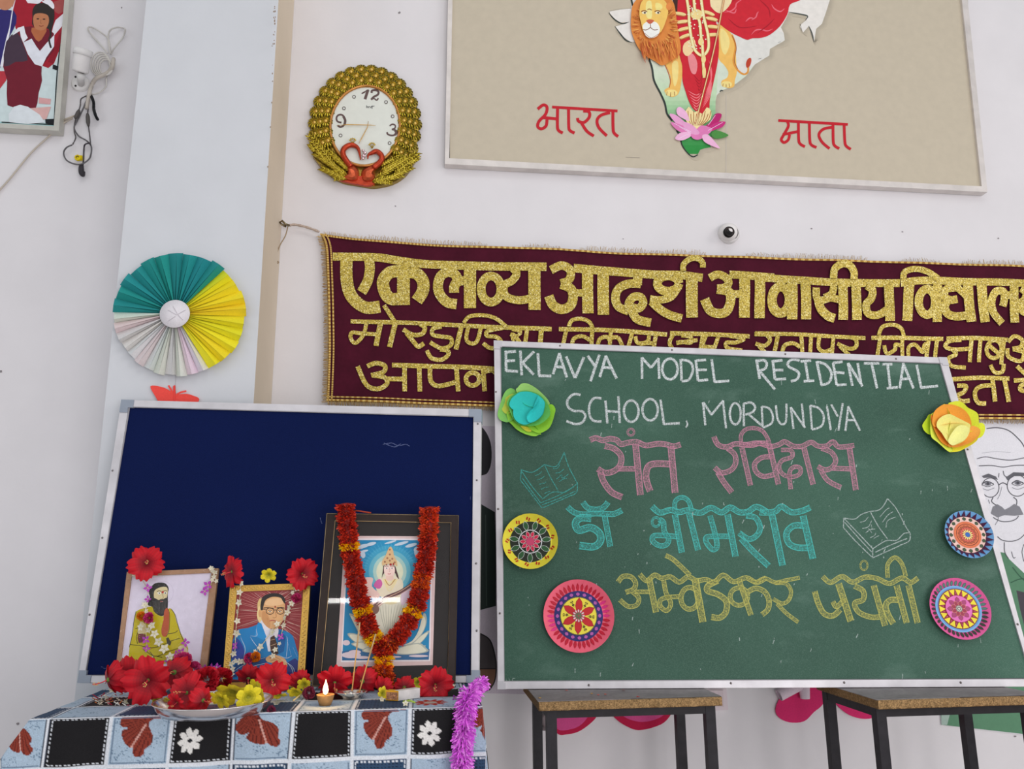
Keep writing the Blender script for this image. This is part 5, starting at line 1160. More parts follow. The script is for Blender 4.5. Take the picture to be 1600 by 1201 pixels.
d.poly('185,600 260,570 330,555 345,600 400,640 440,635 470,580 500,575 530,620 550,700 590,800 640,900 650,960 580,1010 480,1060 300,1090 160,1100 120,1040 130,900 160,780 170,680', yk, 2)
d.poly('335,490 350,480 395,500 430,490 462,480 462,560 445,610 420,635 380,630 345,590 330,540', (44, 42, 40), 3)
for k in range(9): d.line([(350+12*k, 510), (345+13*k, 560), (362+9*k, 618)], 2.5, (90, 86, 82))
d.poly('440,590 470,570 482,620 478,760 450,825 420,815 412,760 430,680', (170, 78, 46), 2); d.line('470,575 486,630 480,770 452,828', 4, ol)
d.lines('185,600 165,700 150,820 125,920;500,578 535,630 560,720 600,840 640,900;180,755 215,740 250,700;215,740 190,830 200,890;130,895 220,905 330,925 420,900 480,870;250,940 360,1000 470,960 560,930;310,960 350,1020 340,1090;150,1060 230,1060 300,1020;350,1060 400,1040 470,1050;475,800 530,790 560,770;480,870 540,850 580,840;490,900 500,870;420,1010 370,1000', 5, ol)
d.poly('455,840 475,830 500,880 490,905 465,890', (60, 56, 44)); d.poly('225,690 270,720 290,780 240,800 200,790', (200, 186, 140), 2); d.poly('205,800 280,810 260,860 210,880', (110, 50, 50), 2)
d.poly('560,920 610,900 645,940 640,980 590,970', (206, 190, 150), 2)
d.poly('376,430 405,425 412,440 400,448 382,446', (226, 222, 210)); d.poly('432,428 458,426 462,440 448,446 436,442', (226, 222, 210)); d.ell(394, 437, 6, 6, (40, 36, 34)); d.ell(448, 436, 6, 6, (40, 36, 34))
d.line('372,424 392,414 412,422', 4, ol); d.line('430,420 448,412 464,420', 4, ol); d.ell(424, 428, 10, 10, (176, 38, 36)); d.line('420,440 430,475 418,488', 3, (130, 110, 80)); d.line('395,500 415,492 440,500', 7, (60, 50, 46)); d.line('403,510 428,512', 5, (170, 90, 80))
obj('printed_saint', d.mb, M_PRINT, p1)
d = Draw(P1, CM, h=.0045, dh=0); d.poly('100,245 922,214 800,1180 -10,1230', (220, 220, 220)); obj('clear_wrap', d.mb, M_FILM, p1)
# 2: man in a blue suit
P2 = lean(TP.at(420, 1074), 10.5)
cs2 = CN.pts('140,312 857,290 800,1215 66,1232')
p2 = pic('portrait_picture', 'small gold framed portrait of a man in glasses and a bright blue suit', P2, cs2, .010, col((206, 164, 82)), M_GOLD, (9.5, 11, 9.5, 10.5), col((70, 30, 34)))
M_GF = M_FRINGE
mb = MB()
i2 = [(cs2[0][0], cs2[0][1]), cs2[1], cs2[2], cs2[3]]
for (a, b, o_) in ((cs2[0], cs2[1], (0, 4.8)), (cs2[1], cs2[2], (-5.5, 0)), (cs2[3], cs2[0], (5.2, 0))):
    L_ = math.hypot(b[0]-a[0], b[1]-a[1]); n = int(L_/3.2)
    for k in range(2, n-1):
        q = lerp(a, b, k/n); mb.ball(P2.at(q[0]+o_[0]+(1.2 if k % 2 else -1.2)*(o_[1] == 0), q[1]+o_[1]+(1.2 if k % 2 else -1.2)*(o_[1] != 0), .004), .0019, col((214, 176, 100)), 6, 4, (1, .6, 1))
obj('frame_beading', mb, M_GOLD, p2)
d = Draw(P2, CN, h=.0005, dh=1.2e-5)
d.poly('185,365 805,335 750,1150 140,1160', (136, 48, 52)); cx0, cy0 = 520, 560
for k in range(70):
    a = 2*math.pi*k/70+random.uniform(-.03, .03); r0, r1 = random.uniform(150, 200), random.uniform(260, 420)
    x1 = max(195, min(790, cx0+r1*math.cos(a))); y1 = max(360, cy0-r1*math.sin(a)*.9)
    if y1 > 800: continue
    x0_, y0_ = cx0+r0*math.cos(a)*.8, cy0-r0*math.sin(a)
    if abs(x1-x0_)+abs(y1-y0_) < 20: continue
    d.line([(x0_, y0_), (x1, y1)], 3.5, random.choice([(226, 206, 190), (206, 150, 140), (190, 120, 116)]), w2=1)
d.poly('385,470 420,430 410,620 395,600', (214, 182, 120), 3); d.poly('395,500 420,520 425,640 400,640 380,580', (226, 196, 140), 3)
bl = (26, 118, 176); bd_ = (18, 72, 130)
d.poly('210,705 300,690 380,660 400,640 470,740 560,740 570,700 640,720 700,760 730,860 755,960 752,1150 170,1150 150,1000 155,850 180,760', bl, 2)
d.poly('560,1000 600,980 650,1000 720,960 755,990 752,1150 560,1150', (44, 50, 120)); d.poly('150,850 200,780 255,850 270,950 200,1010 150,960', (40, 60, 140), 2); d.poly('180,1020 300,990 460,950 500,980 380,1060 250,1110 170,1130', bd_, 2)
d.poly('405,640 440,600 560,640 575,720 560,780 520,760 500,900 480,900 460,800', (216, 212, 218)); d.poly('440,720 500,700 540,740 520,790 470,790', (206, 204, 214))
d.poly('500,775 535,755 560,830 575,920 540,935 505,905 495,840', (70, 46, 36)); d.lines('500,800 540,790;500,850 555,830;505,890 568,870', 5, (170, 140, 110))
d.poly('395,640 420,650 465,770 440,800 360,760 370,700', (34, 134, 194)); d.poly('575,700 600,720 640,770 620,900 580,920 565,800', (20, 90, 150))
sk = (210, 162, 112)
d.poly('412,520 415,460 430,430 500,410 590,400 625,440 630,520 620,600 590,660 550,700 500,700 450,660 420,610', sk, 3); d.poly('430,540 470,560 500,640 490,690 450,660 425,610', (196, 142, 92), 3)
d.ell(408, 560, 15, 34, (206, 156, 104)); d.poly('500,430 590,425 615,470 560,490 480,490 450,470', (222, 182, 136), 3)
d.poly('412,525 415,460 435,410 490,385 550,380 600,395 630,430 632,475 610,450 590,420 520,412 460,440 440,490 432,530', (44, 38, 36), 3)
d.line('440,512 480,510 530,518', 9, (50, 34, 28)); d.line('555,512 600,508 625,515', 9, (50, 34, 28)); d.ring(497, 540, 34, 28, 6, (60, 40, 32)); d.ring(588, 540, 32, 27, 6, (60, 40, 32)); d.line('530,530 555,530', 7, (60, 40, 32)); d.line('432,520 462,528', 6, (60, 40, 32))
for x in (497, 585): d.ell(x, 543, 15, 7, (226, 210, 190)); d.ell(x, 543, 6, 6, (40, 28, 24)); d.line([(x-18, 536), (x, 531), (x+18, 536)], 3, (80, 50, 36))
d.ell(543, 502, 6, 11, (140, 36, 30)); d.line('545,545 552,590 535,600 522,595', 5, (166, 110, 72)); d.line('492,628 520,622 552,630', 9, (168, 84, 72)); d.line('470,600 480,630 476,650', 3, (176, 120, 80)); d.line('500,700 540,690 580,660', 5, (170, 116, 76))
d.poly('460,960 520,925 600,950 640,980 650,1040 600,1050 560,1020 500,1000 470,990', sk, 3); d.lines('490,960 540,950 590,975;500,985 550,975 600,1000;510,1000 560,1000', 4, (160, 110, 74))
for t in ('380,660 372,760', '320,760 380,760 372,700', '320,770 360,830 420,900', '235,780 275,870 260,960', '170,1080 300,1000 460,955', '190,1100 320,1040 480,1000', '200,1125 380,1080 460,1020', '655,770 650,880 640,960', '700,860 740,950', '650,1000 690,1050 710,1130', '640,760 690,950', '600,970 700,1040 720,1120', '570,930 640,960 690,940', '215,720 260,830'):
    d.line(t, 4, (190, 206, 220), taper=1)
obj('printed_portrait', d.mb, M_GLOSSP, p2)
d = Draw(P2, CN, h=.0028, dh=0); d.poly('190,365 800,335 750,1150 145,1160', (220, 220, 220)); obj('glass', d.mb, M_GLASS, p2)
# 3: large dark frame with goddess print
P3 = lean(TP.at(600, 1076), 10.5)
C4_ = Crop(480, 770, 3.532)
cs3 = C4_.pts('106,110 838,121 818,1078 26,1066')
p3 = pic('goddess_picture', 'large dark framed picture of a white robed goddess, hung with a garland', P3, cs3, .016, col((44, 35, 32)), M_WOOD, (12, 12.5, 10, 13.5), col((38, 34, 33)))
mb = MB(); iP = [(cs3[0][0]+13.5, cs3[0][1]+12), (cs3[1][0]-12.5, cs3[1][1]+12), (cs3[2][0]-12.5, cs3[2][1]-10), (cs3[3][0]+13.5, cs3[3][1]-10)]
mb.tube([P3.at(u, v, .0043) for u, v in iP]+[P3.at(*iP[0], .0043)], .0008, col((176, 150, 110)), 4, False)
mb.tube([P3.at(u, v, .0043) for u, v in [(a[0]+s*.8, a[1]+t*.8) for a, (s, t) in zip(cs3, ((1, 1), (-1, 1), (-1, -1), (1, -1)))]]+[P3.at(cs3[0][0]+.8, cs3[0][1]+.8, .0043)], .0006, col((150, 134, 104)), 4, False)
obj('gold_line', mb, M_GOLD, p3)
d = Draw(P3, CL, h=.0006, dh=1.2e-5)
d.poly('98,88 845,92 815,1142 28,1158', (206, 182, 180)); d.poly('118,110 815,112 795,1110 66,1118', (222, 214, 216)); d.poly('126,122 805,124 783,1098 76,1104', (20, 122, 168), 0)
for r, c in ((260, (30, 134, 176)), (215, (54, 148, 182)), (175, (96, 168, 186)), (140, (160, 192, 184)), (112, (206, 208, 180))): d.ell(465, 380, r*.98, r, c, n=26)
for k in range(28):
    a = math.pi*k/27; d.line([(465+190*math.cos(a), 380-190*math.sin(a)), (465+265*math.cos(a), 380-250*math.sin(a))], 3, (84, 170, 200), w2=1)
for x, y, rx, ry in ((240, 175, 60, 16), (310, 155, 45, 14), (250, 215, 40, 10), (560, 150, 60, 12), (640, 165, 50, 14), (690, 200, 30, 24), (470, 140, 50, 8), (245, 240, 20, 30), (680, 235, 14, 30)): d.ell(x, y, rx, ry, (182, 196, 208), -15)
d.poly('76,1030 200,1010 400,1040 600,1035 790,1010 783,1098 76,1104', (44, 96, 140))
for x, y, rx, ry in ((150, 1060, 80, 26), (110, 960, 30, 22), (240, 1080, 60, 12), (500, 1075, 60, 8), (700, 1068, 80, 10), (180, 1035, 50, 16)): d.ell(x, y, rx, ry, (206, 190, 196))
lt = (206, 206, 186); ls = (160, 168, 158)
for t in ('330,1000 250,960 200,860 150,760 135,720 180,740 250,820 330,900', '340,1010 240,985 160,940 120,885 200,890 300,940', '350,1030 260,1020 200,1000 150,965 260,950 340,980', '240,1030 270,1000 340,1000 420,1030 340,1045', '560,1000 640,960 700,860 740,720 765,750 760,820 720,900 640,980', '560,1010 650,970 720,900 790,860 740,940 660,1000', '540,1030 640,1000 760,980 700,1030 610,1050', '480,1040 560,990 700,960 760,1000 780,1030 700,1050 560,1058'):
    d.poly(t, ls, 3); p = CL.pts(t); cxx = sum(a[0] for a in p)/len(p); cyy = sum(a[1] for a in p)/len(p); h_ = d.crop; d.crop = PX; d.poly([(cxx+(a[0]-cxx)*.86, cyy+(a[1]-cyy)*.82) for a in p], lt, 3); d.crop = h_
d.poly('380,600 340,720 320,800 400,900 440,930 520,900 600,820 640,700 600,600 540,560', (206, 204, 186), 2)
for k in range(9): d.line([(380+26*k, 640+10*(k % 2)), (400+18*k, 760), (430+10*k, 870)], 5, (166, 166, 146), taper=1)
d.poly('400,560 420,640 520,640 540,580', (196, 184, 140), 2); d.poly('345,470 390,430 440,410 500,410 550,430 575,480 560,560 520,600 420,600 370,560', (214, 204, 180), 3)
d.poly('335,500 350,460 385,440 405,480 380,520', (190, 90, 150), 3)
sk2 = (218, 186, 176)
d.poly('250,440 300,425 330,440 320,500 380,560 370,600 300,590 260,540', sk2, 3); d.poly('290,640 380,610 400,640 330,690 300,690', sk2, 3); d.poly('560,560 640,470 660,500 640,560 590,640 560,650', (206, 186, 200), 3)
d.line('310,690 420,600 560,540 690,450', 30, (96, 60, 66)); d.line('320,680 430,600 560,535 690,445', 6, (190, 160, 130)); d.line('330,700 440,620 570,552 700,465', 4, (180, 140, 120)); d.ell(335, 690, 46, 40, (120, 90, 80), -30)
d.poly('400,440 412,350 420,330 500,330 520,370 540,440 520,420 505,390 420,390', (70, 44, 44), 3)
d.poly('418,345 430,330 490,330 505,350 505,390 490,420 460,435 435,418 420,390', (226, 196, 186), 3); d.poly('435,415 490,412 500,450 430,455', (218, 186, 172))
d.poly('405,330 405,290 430,250 450,200 470,175 490,200 500,250 520,290 525,335 500,320 460,315 425,322', (204, 170, 124), 3)
for x, y in ((425, 300), (445, 270), (465, 240), (485, 275), (505, 305), (465, 200), (465, 290)): d.ell(x, y, 8, 8, (150, 100, 70))
d.ell(472, 322, 10, 10, (150, 20, 24)); d.ell(495, 318, 6, 10, (150, 20, 24)); d.ell(438, 322, 5, 5, (150, 20, 24))
for x in (440, 483): d.ell(x, 352, 13, 5, (236, 230, 226)); d.ell(x, 352, 5, 5, (50, 40, 50)); d.line([(x-16, 340), (x, 334), (x+14, 339)], 3.5, (70, 44, 40))
d.line('462,352 465,375 456,380', 3, (180, 130, 120)); d.line('448,396 460,400 474,395', 5, (176, 60, 70))
for r in (26, 40, 56, 76): d.line([(435-r*.3, 440), (462, 440+r*1.3), (490+r*.5, 440)], 7, (222, 206, 150) if r != 40 else (180, 140, 80))
obj('printed_goddess', d.mb, M_GLOSSP, p3)
d = Draw(P3, C4_, h=.0037, dh=0); d.poly('152,152 795,162 778,1040 80,1030', (220, 220, 220)); obj('glass', d.mb, M_GLASS, p3)
# the tube light behind the camera that shows as a white line in that glass
def refl(u, v, dist):
    n = P3.n; p = P3.at(u, v, .0032); dd = (p-CAM).normalized(); r = dd-n*2*dd.dot(n); return p+r*dist
A, B = refl(513, 936, 4.2), refl(625, 938.5, 4.2); B.z = A.z = (A.z+B.z)/2; B.y = A.y = (A.y+B.y)/2
root = thing('tube_light', (A+B)/2, 'white fluorescent tube light behind the viewpoint', 'lamp')
mb = MB(); mb.tube([A, B], .016, (1, 1, 1, 1), 12)
mt = bpy.data.materials.new('lit_tube'); mt.use_nodes = True; bs = mt.node_tree.nodes['Principled BSDF']; bs.inputs['Emission Color'].default_value = (1, .98, .95, 1); bs.inputs['Emission Strength'].default_value = 32
obj('tube', mb, mt, root); mb = MB(); mb.box((min(A.x, B.x)-.02, A.y-.045, A.z-.02), (max(A.x, B.x)+.02, A.y-.018, A.z+.02), col((200, 200, 200))); obj('batten', mb, M_PLASTIC, root)
mb = MB(); mb.tube([A+V((0, -.03, .02)), A+V((0, -.03, 6-A.z if A.z < 6 else .1))], .004, col((200, 200, 200)), 6) if False else None

# ================================================================== FLOWERS
def fpos(u, v, Y): return wallp(Y).at(u, v)
def petal_mesh(w0, w1, ruf, curl, c_in, c_out, nt=7, na=6, ph=0., flat_=.5, notch=0.0):
    mb = MB(); vs = []; fs = []; cs = []
    for i in range(nt+1):
        t = i/nt
        for j in range(na+1):
            a = j/na*2-1; w_ = w0+(w1-w0)*math.sin(math.pi*min(1, t**.85*.68))
            x = a*w_; z = t*(1-.16*a*a+notch*math.cos(9*a+ph)*.5*(i == nt)); y = -(flat_*t-curl*t*t)+ruf*math.sin(6*a+ph)*t*t+ruf*.5*math.sin(13*a+3*ph)*t**3+.10*a*a*t
            vs.append((x, y, z))
    for i in range(nt):
        for j in range(na):
            k = i*(na+1)+j; fs.append((k, k+1, k+na+2, k+na+1)); t = (i+.5)/nt; cs.append(col(lerp(c_in, c_out, min(1, t*1.7)*(1 if j % 2 else .9))))
    mb.mesh(vs, fs, cs); return mb
def proto(name, specs, extra=None):
    r = bpy.data.objects.new(name, None); COLL.objects.link(r); r.empty_display_size = .02
    for k, (mb, ang, tip) in enumerate(specs):
        o = obj('petal', mb, M_PETAL, r, local=True); o.rotation_euler = (tip, ang, 0)
    if extra: extra(r)
    return r
def hib_extra(r):
    mb = MB(); p = smooth([(0, -.05, 0), (.04, -.35, -.02), (.1, -.62, .02), (.16, -.85, .1)], 4)
    mb.tube(p, [.035]*3+[.028]*(len(p)-3), col((206, 60, 70)), 6)
    for i in range(16):
        t = random.uniform(.55, 1); q = p[int(t*(len(p)-1))]; a = random.uniform(0, 6.3); mb.ball((q[0]+.07*math.cos(a), q[1], q[2]+.07*math.sin(a)), .022, col((226, 186, 110)), 5, 3)
    obj('stamen', mb, M_PETAL, r, local=True)
    mb = MB(); mb.lathe((0, .02, 0), (0, 1, 0), [(.001, -.1), (.14, 0), (.10, .14), (.05, .3), (.03, .42), (.0001, .42)], col((90, 120, 50)), 10); obj('calyx', mb, M_PETAL, r, local=True)
R1, R2 = (96, 4, 20), (186, 12, 30)
def hib(ph, tip=0.0, r2=R2, nm='hibiscus_flower'):
    sp = []
    for k in range(5):
        m_ = petal_mesh(.09, .47, .085, .42, R1, r2, 9, 12, ph=ph+k*1.7, flat_=.6, notch=.13); sp.append((m_, 2*math.pi*k/5+ph, random.uniform(-.12, .12)+tip))
    return proto(nm, sp, hib_extra)
hA, hB, hC = hib(.3), hib(1.1, -.25), hib(2.2, -.7)
usedp = set()
def put(pr, u, v, Y, s, rot, label, cat, group, tint=None):
    o = pr if pr.name not in usedp and pr not in placed else copytree(pr)
    placed.append(pr)
    o.location = fpos(u, v, Y); o.scale = (s, s, s); o.rotation_euler = tuple(rad(a) for a in rot)
    tag(o, label, cat, group); return o
placed = []
YT = lambda v, u=400: TP.at(u, v).y
pxs = lambda Y, u=400, v=1060: (fpos(u, v, Y)-fpos(u+1, v, Y)).length
def yp(pl, u, v, off=.0): return pl.at(u, v).y-off
G1 = 'red hibiscus flowers on the picture frames'; G2 = 'red hibiscus flowers laid along the altar table'
Hs = [(hA, 229, 880, yp(P1, 229, 893, .015), 29, (-5, 20, 5), 'red hibiscus on the top left corner of the bearded man picture', G1),
 (hB, 362, 893, yp(P2, 362, 905, .015), 26, (10, 60, -35), 'red hibiscus on the top left corner of the gold framed portrait', G1),
 (hA, 472, 896, yp(P2, 472, 905, .02), 27, (-8, 100, 12), 'red hibiscus on the top right corner of the gold framed portrait', G1),
 (hC, 168, 1062, YT(1092), 30, (10, 20, -40), 'leftmost red hibiscus on the table', G2),
 (hB, 200, 1054, YT(1082), 28, (25, 70, 20), 'second red hibiscus from the left, tucked behind its neighbours', G2),
 (hA, 232, 1062, YT(1096), 38, (5, 40, 0), 'wide open red hibiscus in front of the bearded man picture', G2),
 (hC, 272, 1050, YT(1082), 30, (30, 120, 25), 'dark red hibiscus between the open one and the pink carnations', G2),
 (hB, 292, 1082, YT(1114), 33, (15, 160, -20), 'large red hibiscus at the back left of the steel plate', G2),
 (hC, 318, 1094, YT(1120), 24, (0, 40, 40), 'crumpled red hibiscus at the front of the steel plate', G2),
 (hA, 277, 1097, YT(1120), 18, (20, 10, -30), 'small folded red hibiscus at the left rim of the steel plate', G2),
 (hC, 388, 1060, YT(1082), 22, (30, 10, 10), 'half hidden red hibiscus left of the upright one at the portrait', G2),
 (hA, 425, 1062, YT(1090), 30, (-5, 85, 5), 'upright red hibiscus leaning on the foot of the gold framed portrait', G2),
 (hC, 470, 1066, YT(1084), 20, (25, 30, 30), 'small red hibiscus at the right foot of the gold framed portrait', G2),
 (hB, 523, 1066, YT(1090), 29, (30, 15, 10), 'red hibiscus behind the lit oil lamp', G2),
 (hC, 566, 1064, YT(1088), 27, (0, 0, -10), 'red hibiscus standing behind the incense sticks', G2),
 (hC, 596, 1076, YT(1090), 20, (30, 60, 0), 'dark red hibiscus left of the garland tail', G2),
 (hC, 632, 1074, YT(1088), 22, (20, 120, 20), 'red hibiscus half hidden behind the matchbox', G2),
 (hA, 680, 1069, YT(1094), 30, (0, 140, 5), 'rightmost large red hibiscus on the table', G2)]
for pr, u, v, Y, r, rot, lb, g in Hs: put(pr, u, v, Y, r*pxs(Y), rot, lb, 'flower', g)
def yel(ph):
    return proto('yellow_flower', [(petal_mesh(.08, .34, .06, .35, (120, 120, 20), (222, 204, 40), 6, 4, ph+k, .75, .05), 2*math.pi*k/6+ph, random.uniform(-.5, .1)) for k in range(6)])
yA, yB = yel(.2), yel(1.4)
for pr, u, v, Y, r, rot, lb in ((yA, 420, 897, yp(P2, 420, 908, .01), 13, (20, 0, 0), 'small yellow flower on the middle of the gold frame'),
  (yA, 364, 1078, YT(1110), 28, (40, 10, 0), 'large yellow flower at the middle of the steel plate'), (yB, 388, 1087, YT(1116), 21, (10, 30, 30), 'yellow flower at the front right of the steel plate'), (yB, 346, 1090, YT(1118), 18, (30, 0, -30), 'yellow flower beside the red hibiscus inside the steel plate'),
  (yB, 405, 1077, YT(1108), 20, (50, 70, 10), 'yellow flower at the right rim of the steel plate'), (yA, 436, 1084, YT(1096), 13, (60, 0, 10), 'yellow flower on the cloth just right of the steel plate'), (yB, 462, 1079, YT(1092), 13, (40, 20, 10), 'yellow flower between the upright hibiscus and the oil lamp'),
  (yA, 476, 1068, YT(1086), 12, (20, 50, 10), 'dull yellow flower by the right foot of the gold frame'), (yB, 597, 1083, YT(1096), 11, (-20, 0, 40), 'yellow petals at the end of the garland tail'), (yA, 252, 1090, YT(1104), 14, (60, 0, 0), 'greenish yellow flower under the open red hibiscus'), (yB, 652, 1066, YT(1082), 12, (10, 0, 20), 'yellow flower behind the matchbox')):
    put(pr, u, v, Y, r*pxs(Y), rot, lb, 'flower', 'yellow flowers on the altar')
# pink and dark carnations: balls of small frilled petals
def carn(c0, c1):
    mb = MB()
    for i in range(90):
        ph = math.acos(1-1.3*(i+.5)/90); th = i*2.4; d_ = V((math.sin(ph)*math.cos(th), -math.cos(ph), math.sin(ph)*math.sin(th))); a = d_.cross(V((random.random(), random.random(), random.random()))).normalized(); b = d_.cross(a)
        s = .26; p = d_*.35; q = d_*random.uniform(.85, 1.05)
        mb.mesh([p, q+a*s, q+d_*.1, q-a*s+b*.05, q+a*s*.4+b*.14], [(0, 1, 2), (0, 2, 3), (0, 4, 2)], [col(lerp(c0, c1, random.random()))]*3, False)
    return mb
cA = obj('carnation', carn((160, 26, 80), (222, 80, 140)), M_PETAL, loc=(0, 0, 0)); cB = obj('carnation', carn((150, 14, 30), (206, 30, 48)), M_PETAL, loc=(0, 0, 0)); cC = obj('marigold', carn((196, 96, 20), (230, 150, 30)), M_PETAL, loc=(0, 0, 0)); cD = obj('small_blossom', carn((90, 30, 50), (150, 60, 90)), M_PETAL, loc=(0, 0, 0))
def put1(pr, u, v, Y, r, lb, g, cat='flower'):
    o = pr if pr not in placed else pr.copy()
    if o is not pr: COLL.objects.link(o)
    placed.append(pr); o.location = fpos(u, v, Y); s = r*pxs(Y); o.scale = (s, s, s); o.rotation_euler = (random.uniform(-.4, .4), random.uniform(0, 6), random.uniform(-.4, .4)); tag(o, lb, cat, g)
for pr, u, v, Y, r, lb in ((cA, 285, 1034, yp(P1, 285, 1050, .03), 15, 'pink carnation highest on the foot of the bearded man picture'), (cA, 302, 1046, yp(P1, 300, 1055, .03), 12, 'pink carnation at the right foot of the bearded man picture'), (cA, 282, 1050, yp(P1, 280, 1060, .04), 12, 'deep pink carnation just under the highest one'),
  (cB, 322, 1062, YT(1088), 20, 'dense red carnation behind the steel plate'), (cB, 346, 1060, YT(1084), 17, 'dense red carnation right of its twin behind the plate'), (cA, 233, 965, yp(P1, 233, 965, .008), 8.5, 'pink blossom on the chest of the bearded man picture'), (cC, 221, 962, yp(P1, 221, 962, .006), 7, 'orange marigold on the shoulder in the bearded man picture'),
  (cC, 399, 1026, yp(P2, 399, 1026, .008), 8, 'orange marigold on the blue suit picture'), (cA, 389, 1028, yp(P2, 389, 1028, .008), 8, 'pink carnation beside the orange marigold on the blue suit picture'), (cA, 463, 934, yp(P2, 463, 934, .008), 8, 'pink blossom under the top right corner of the gold frame'),
  (cD, 394, 1067, YT(1080), 9, 'dark purple blossom behind the yellow flowers'), (cD, 483, 1082, YT(1094), 10, 'dull purple blossom left of the oil lamp'), (cD, 424, 1109, YT(1112), 7, 'violet blossom on the cloth right of the steel plate'), (cD, 553, 1062, YT(1080), 7, 'dark blossom behind the incense dish')):
    put1(pr, u, v, Y, r, lb, 'small round blossoms on the altar')
# strings of white and purple blossoms
def blossom(c, n=5):
    mb = MB()
    for k in range(n):
        a = 2*math.pi*k/n; dx, dz = math.cos(a), math.sin(a); px_, pz = -dz, dx
        mb.mesh([(0, 0, 0), (dx*.5+px_*.32, -.3, dz*.5+pz*.32), (dx, -.25, dz), (dx*.5-px_*.32, -.3, dz*.5-pz*.32)], [(0, 1, 2, 3)], col(c), True)
        mb.mesh([(0, .05, 0), (dx*.5+px_*.30, -.2, dz*.5+pz*.30), (dx, -.2, dz), (dx*.5-px_*.30, -.2, dz*.5-pz*.30)], [(3, 2, 1, 0)], col(c), True)
    mb.ball((0, -.08, 0), .16, col((200, 196, 120)), 5, 3); return mb
wB = blossom((216, 210, 190)).data('blossom', M_PETAL, V((0, 0, 0))); vB = blossom((176, 70, 176), 4).data('blossom', M_PETAL, V((0, 0, 0)))
def fstring(label, pl, crop, path, bl, h=.008):
    p = smooth(crop.pts(path), 5); root = thing('flower_string', pl.at(*p[0], h), label, 'garland', 'flower strings on the pictures')
    mb = MB(); mb.tube([pl.at(u, v, h-.003) for u, v in p], .0007, col((200, 190, 150)), 5); obj('thread', mb, M_FRINGE, root)
    for x, y, r, k in bl:
        u, v = crop.pts([(x, y)])[0]; o = bpy.data.objects.new('blossom', vB if k else wB); COLL.objects.link(o); o.parent = root
        o.location = pl.at(u, v, h)-root.location; s = r/crop.s*pxs(pl.at(u, v).y)*1.0; o.scale = (s, s*.7, s); o.rotation_euler = (random.uniform(-.5, .5), random.uniform(0, 6), random.uniform(-.6, .6))
        if k: o['label'] = 'purple blossom'
fstring('string of white blossoms down the left side of the gold framed portrait', P2, CN, '235,290 232,370 222,460 208,550 198,640 190,740 185,850 180,930', [(235, 292, 34, 0), (225, 372, 34, 0), (222, 465, 40, 0), (210, 545, 30, 0), (205, 628, 34, 0), (200, 735, 42, 0), (188, 850, 40, 1), (170, 920, 34, 0), (150, 1010, 32, 0), (190, 985, 30, 0), (225, 990, 34, 0), (262, 985, 34, 0), (165, 1060, 34, 0), (20, 1040, 42, 1), (150, 1100, 34, 0)])
fstring('string of white blossoms over the right side of the face in the portrait', P2, CN, '720,330 700,380 690,450 660,520 635,600 610,700 595,760', [(740, 335, 34, 0), (700, 375, 24, 0), (690, 470, 34, 0), (670, 510, 36, 0), (650, 550, 34, 0), (630, 600, 30, 0), (615, 665, 30, 0), (560, 655, 32, 0), (520, 730, 40, 0), (595, 770, 38, 1)])
fstring('slanting string of white blossoms across the blue suit', P2, CN, '600,620 560,680 510,730 450,810 410,860 360,910', [(415, 860, 40, 0), (545, 885, 30, 0), (520, 940, 30, 0), (360, 900, 24, 0), (580, 830, 20, 0)])
fstring('string of purple and white blossoms down the left of the bearded man picture', P1, CM, '200,260 250,330 290,420 290,520 270,640 275,760 280,900 300,960', [(185, 268, 40, 0), (205, 290, 30, 0), (290, 390, 42, 1), (295, 490, 38, 1), (262, 540, 32, 0), (280, 545, 36, 0), (280, 600, 28, 0), (230, 740, 40, 0), (330, 725, 42, 0), (300, 765, 34, 0), (350, 800, 42, 0), (275, 850, 42, 1), (390, 870, 46, 0), (280, 930, 36, 1), (440, 935, 50, 0), (330, 1030, 40, 0), (200, 1080, 34, 0)])
fstring('string of purple blossoms at the lower right of the bearded man picture', P1, CM, '620,880 600,930 560,980 500,1010 440,1050', [(625, 880, 44, 1), (590, 960, 42, 1), (550, 980, 38, 1), (490, 1005, 44, 0), (470, 1040, 36, 1), (730, 1100, 36, 1), (800, 1110, 40, 1), (860, 1100, 40, 1), (920, 1105, 40, 1), (700, 1080, 36, 0), (660, 1110, 40, 1)], .014)
fstring('pair of purple blossoms and tinsel at the top right of the bearded man picture', P1, CM, '870,200 880,260 860,350 820,420 800,430', [(830, 365, 50, 1), (800, 420, 44, 1), (870, 225, 34, 0), (890, 250, 30, 0), (880, 290, 28, 0), (865, 320, 24, 0), (905, 330, 24, 0), (855, 215, 28, 0)])
def scatter(label, spots):
    for (u, v, r, k), lb in zip(spots, label):
        o = bpy.data.objects.new('loose_blossom', vB if k else wB); COLL.objects.link(o); Y = YT(v+3, u); o.location = fpos(u, v, Y); s = r*pxs(Y); o.scale = (s, s, s); o.rotation_euler = (random.uniform(-.8, .3), random.uniform(0, 6), 0); tag(o, lb, 'flower', 'loose small blossoms on the tablecloth')
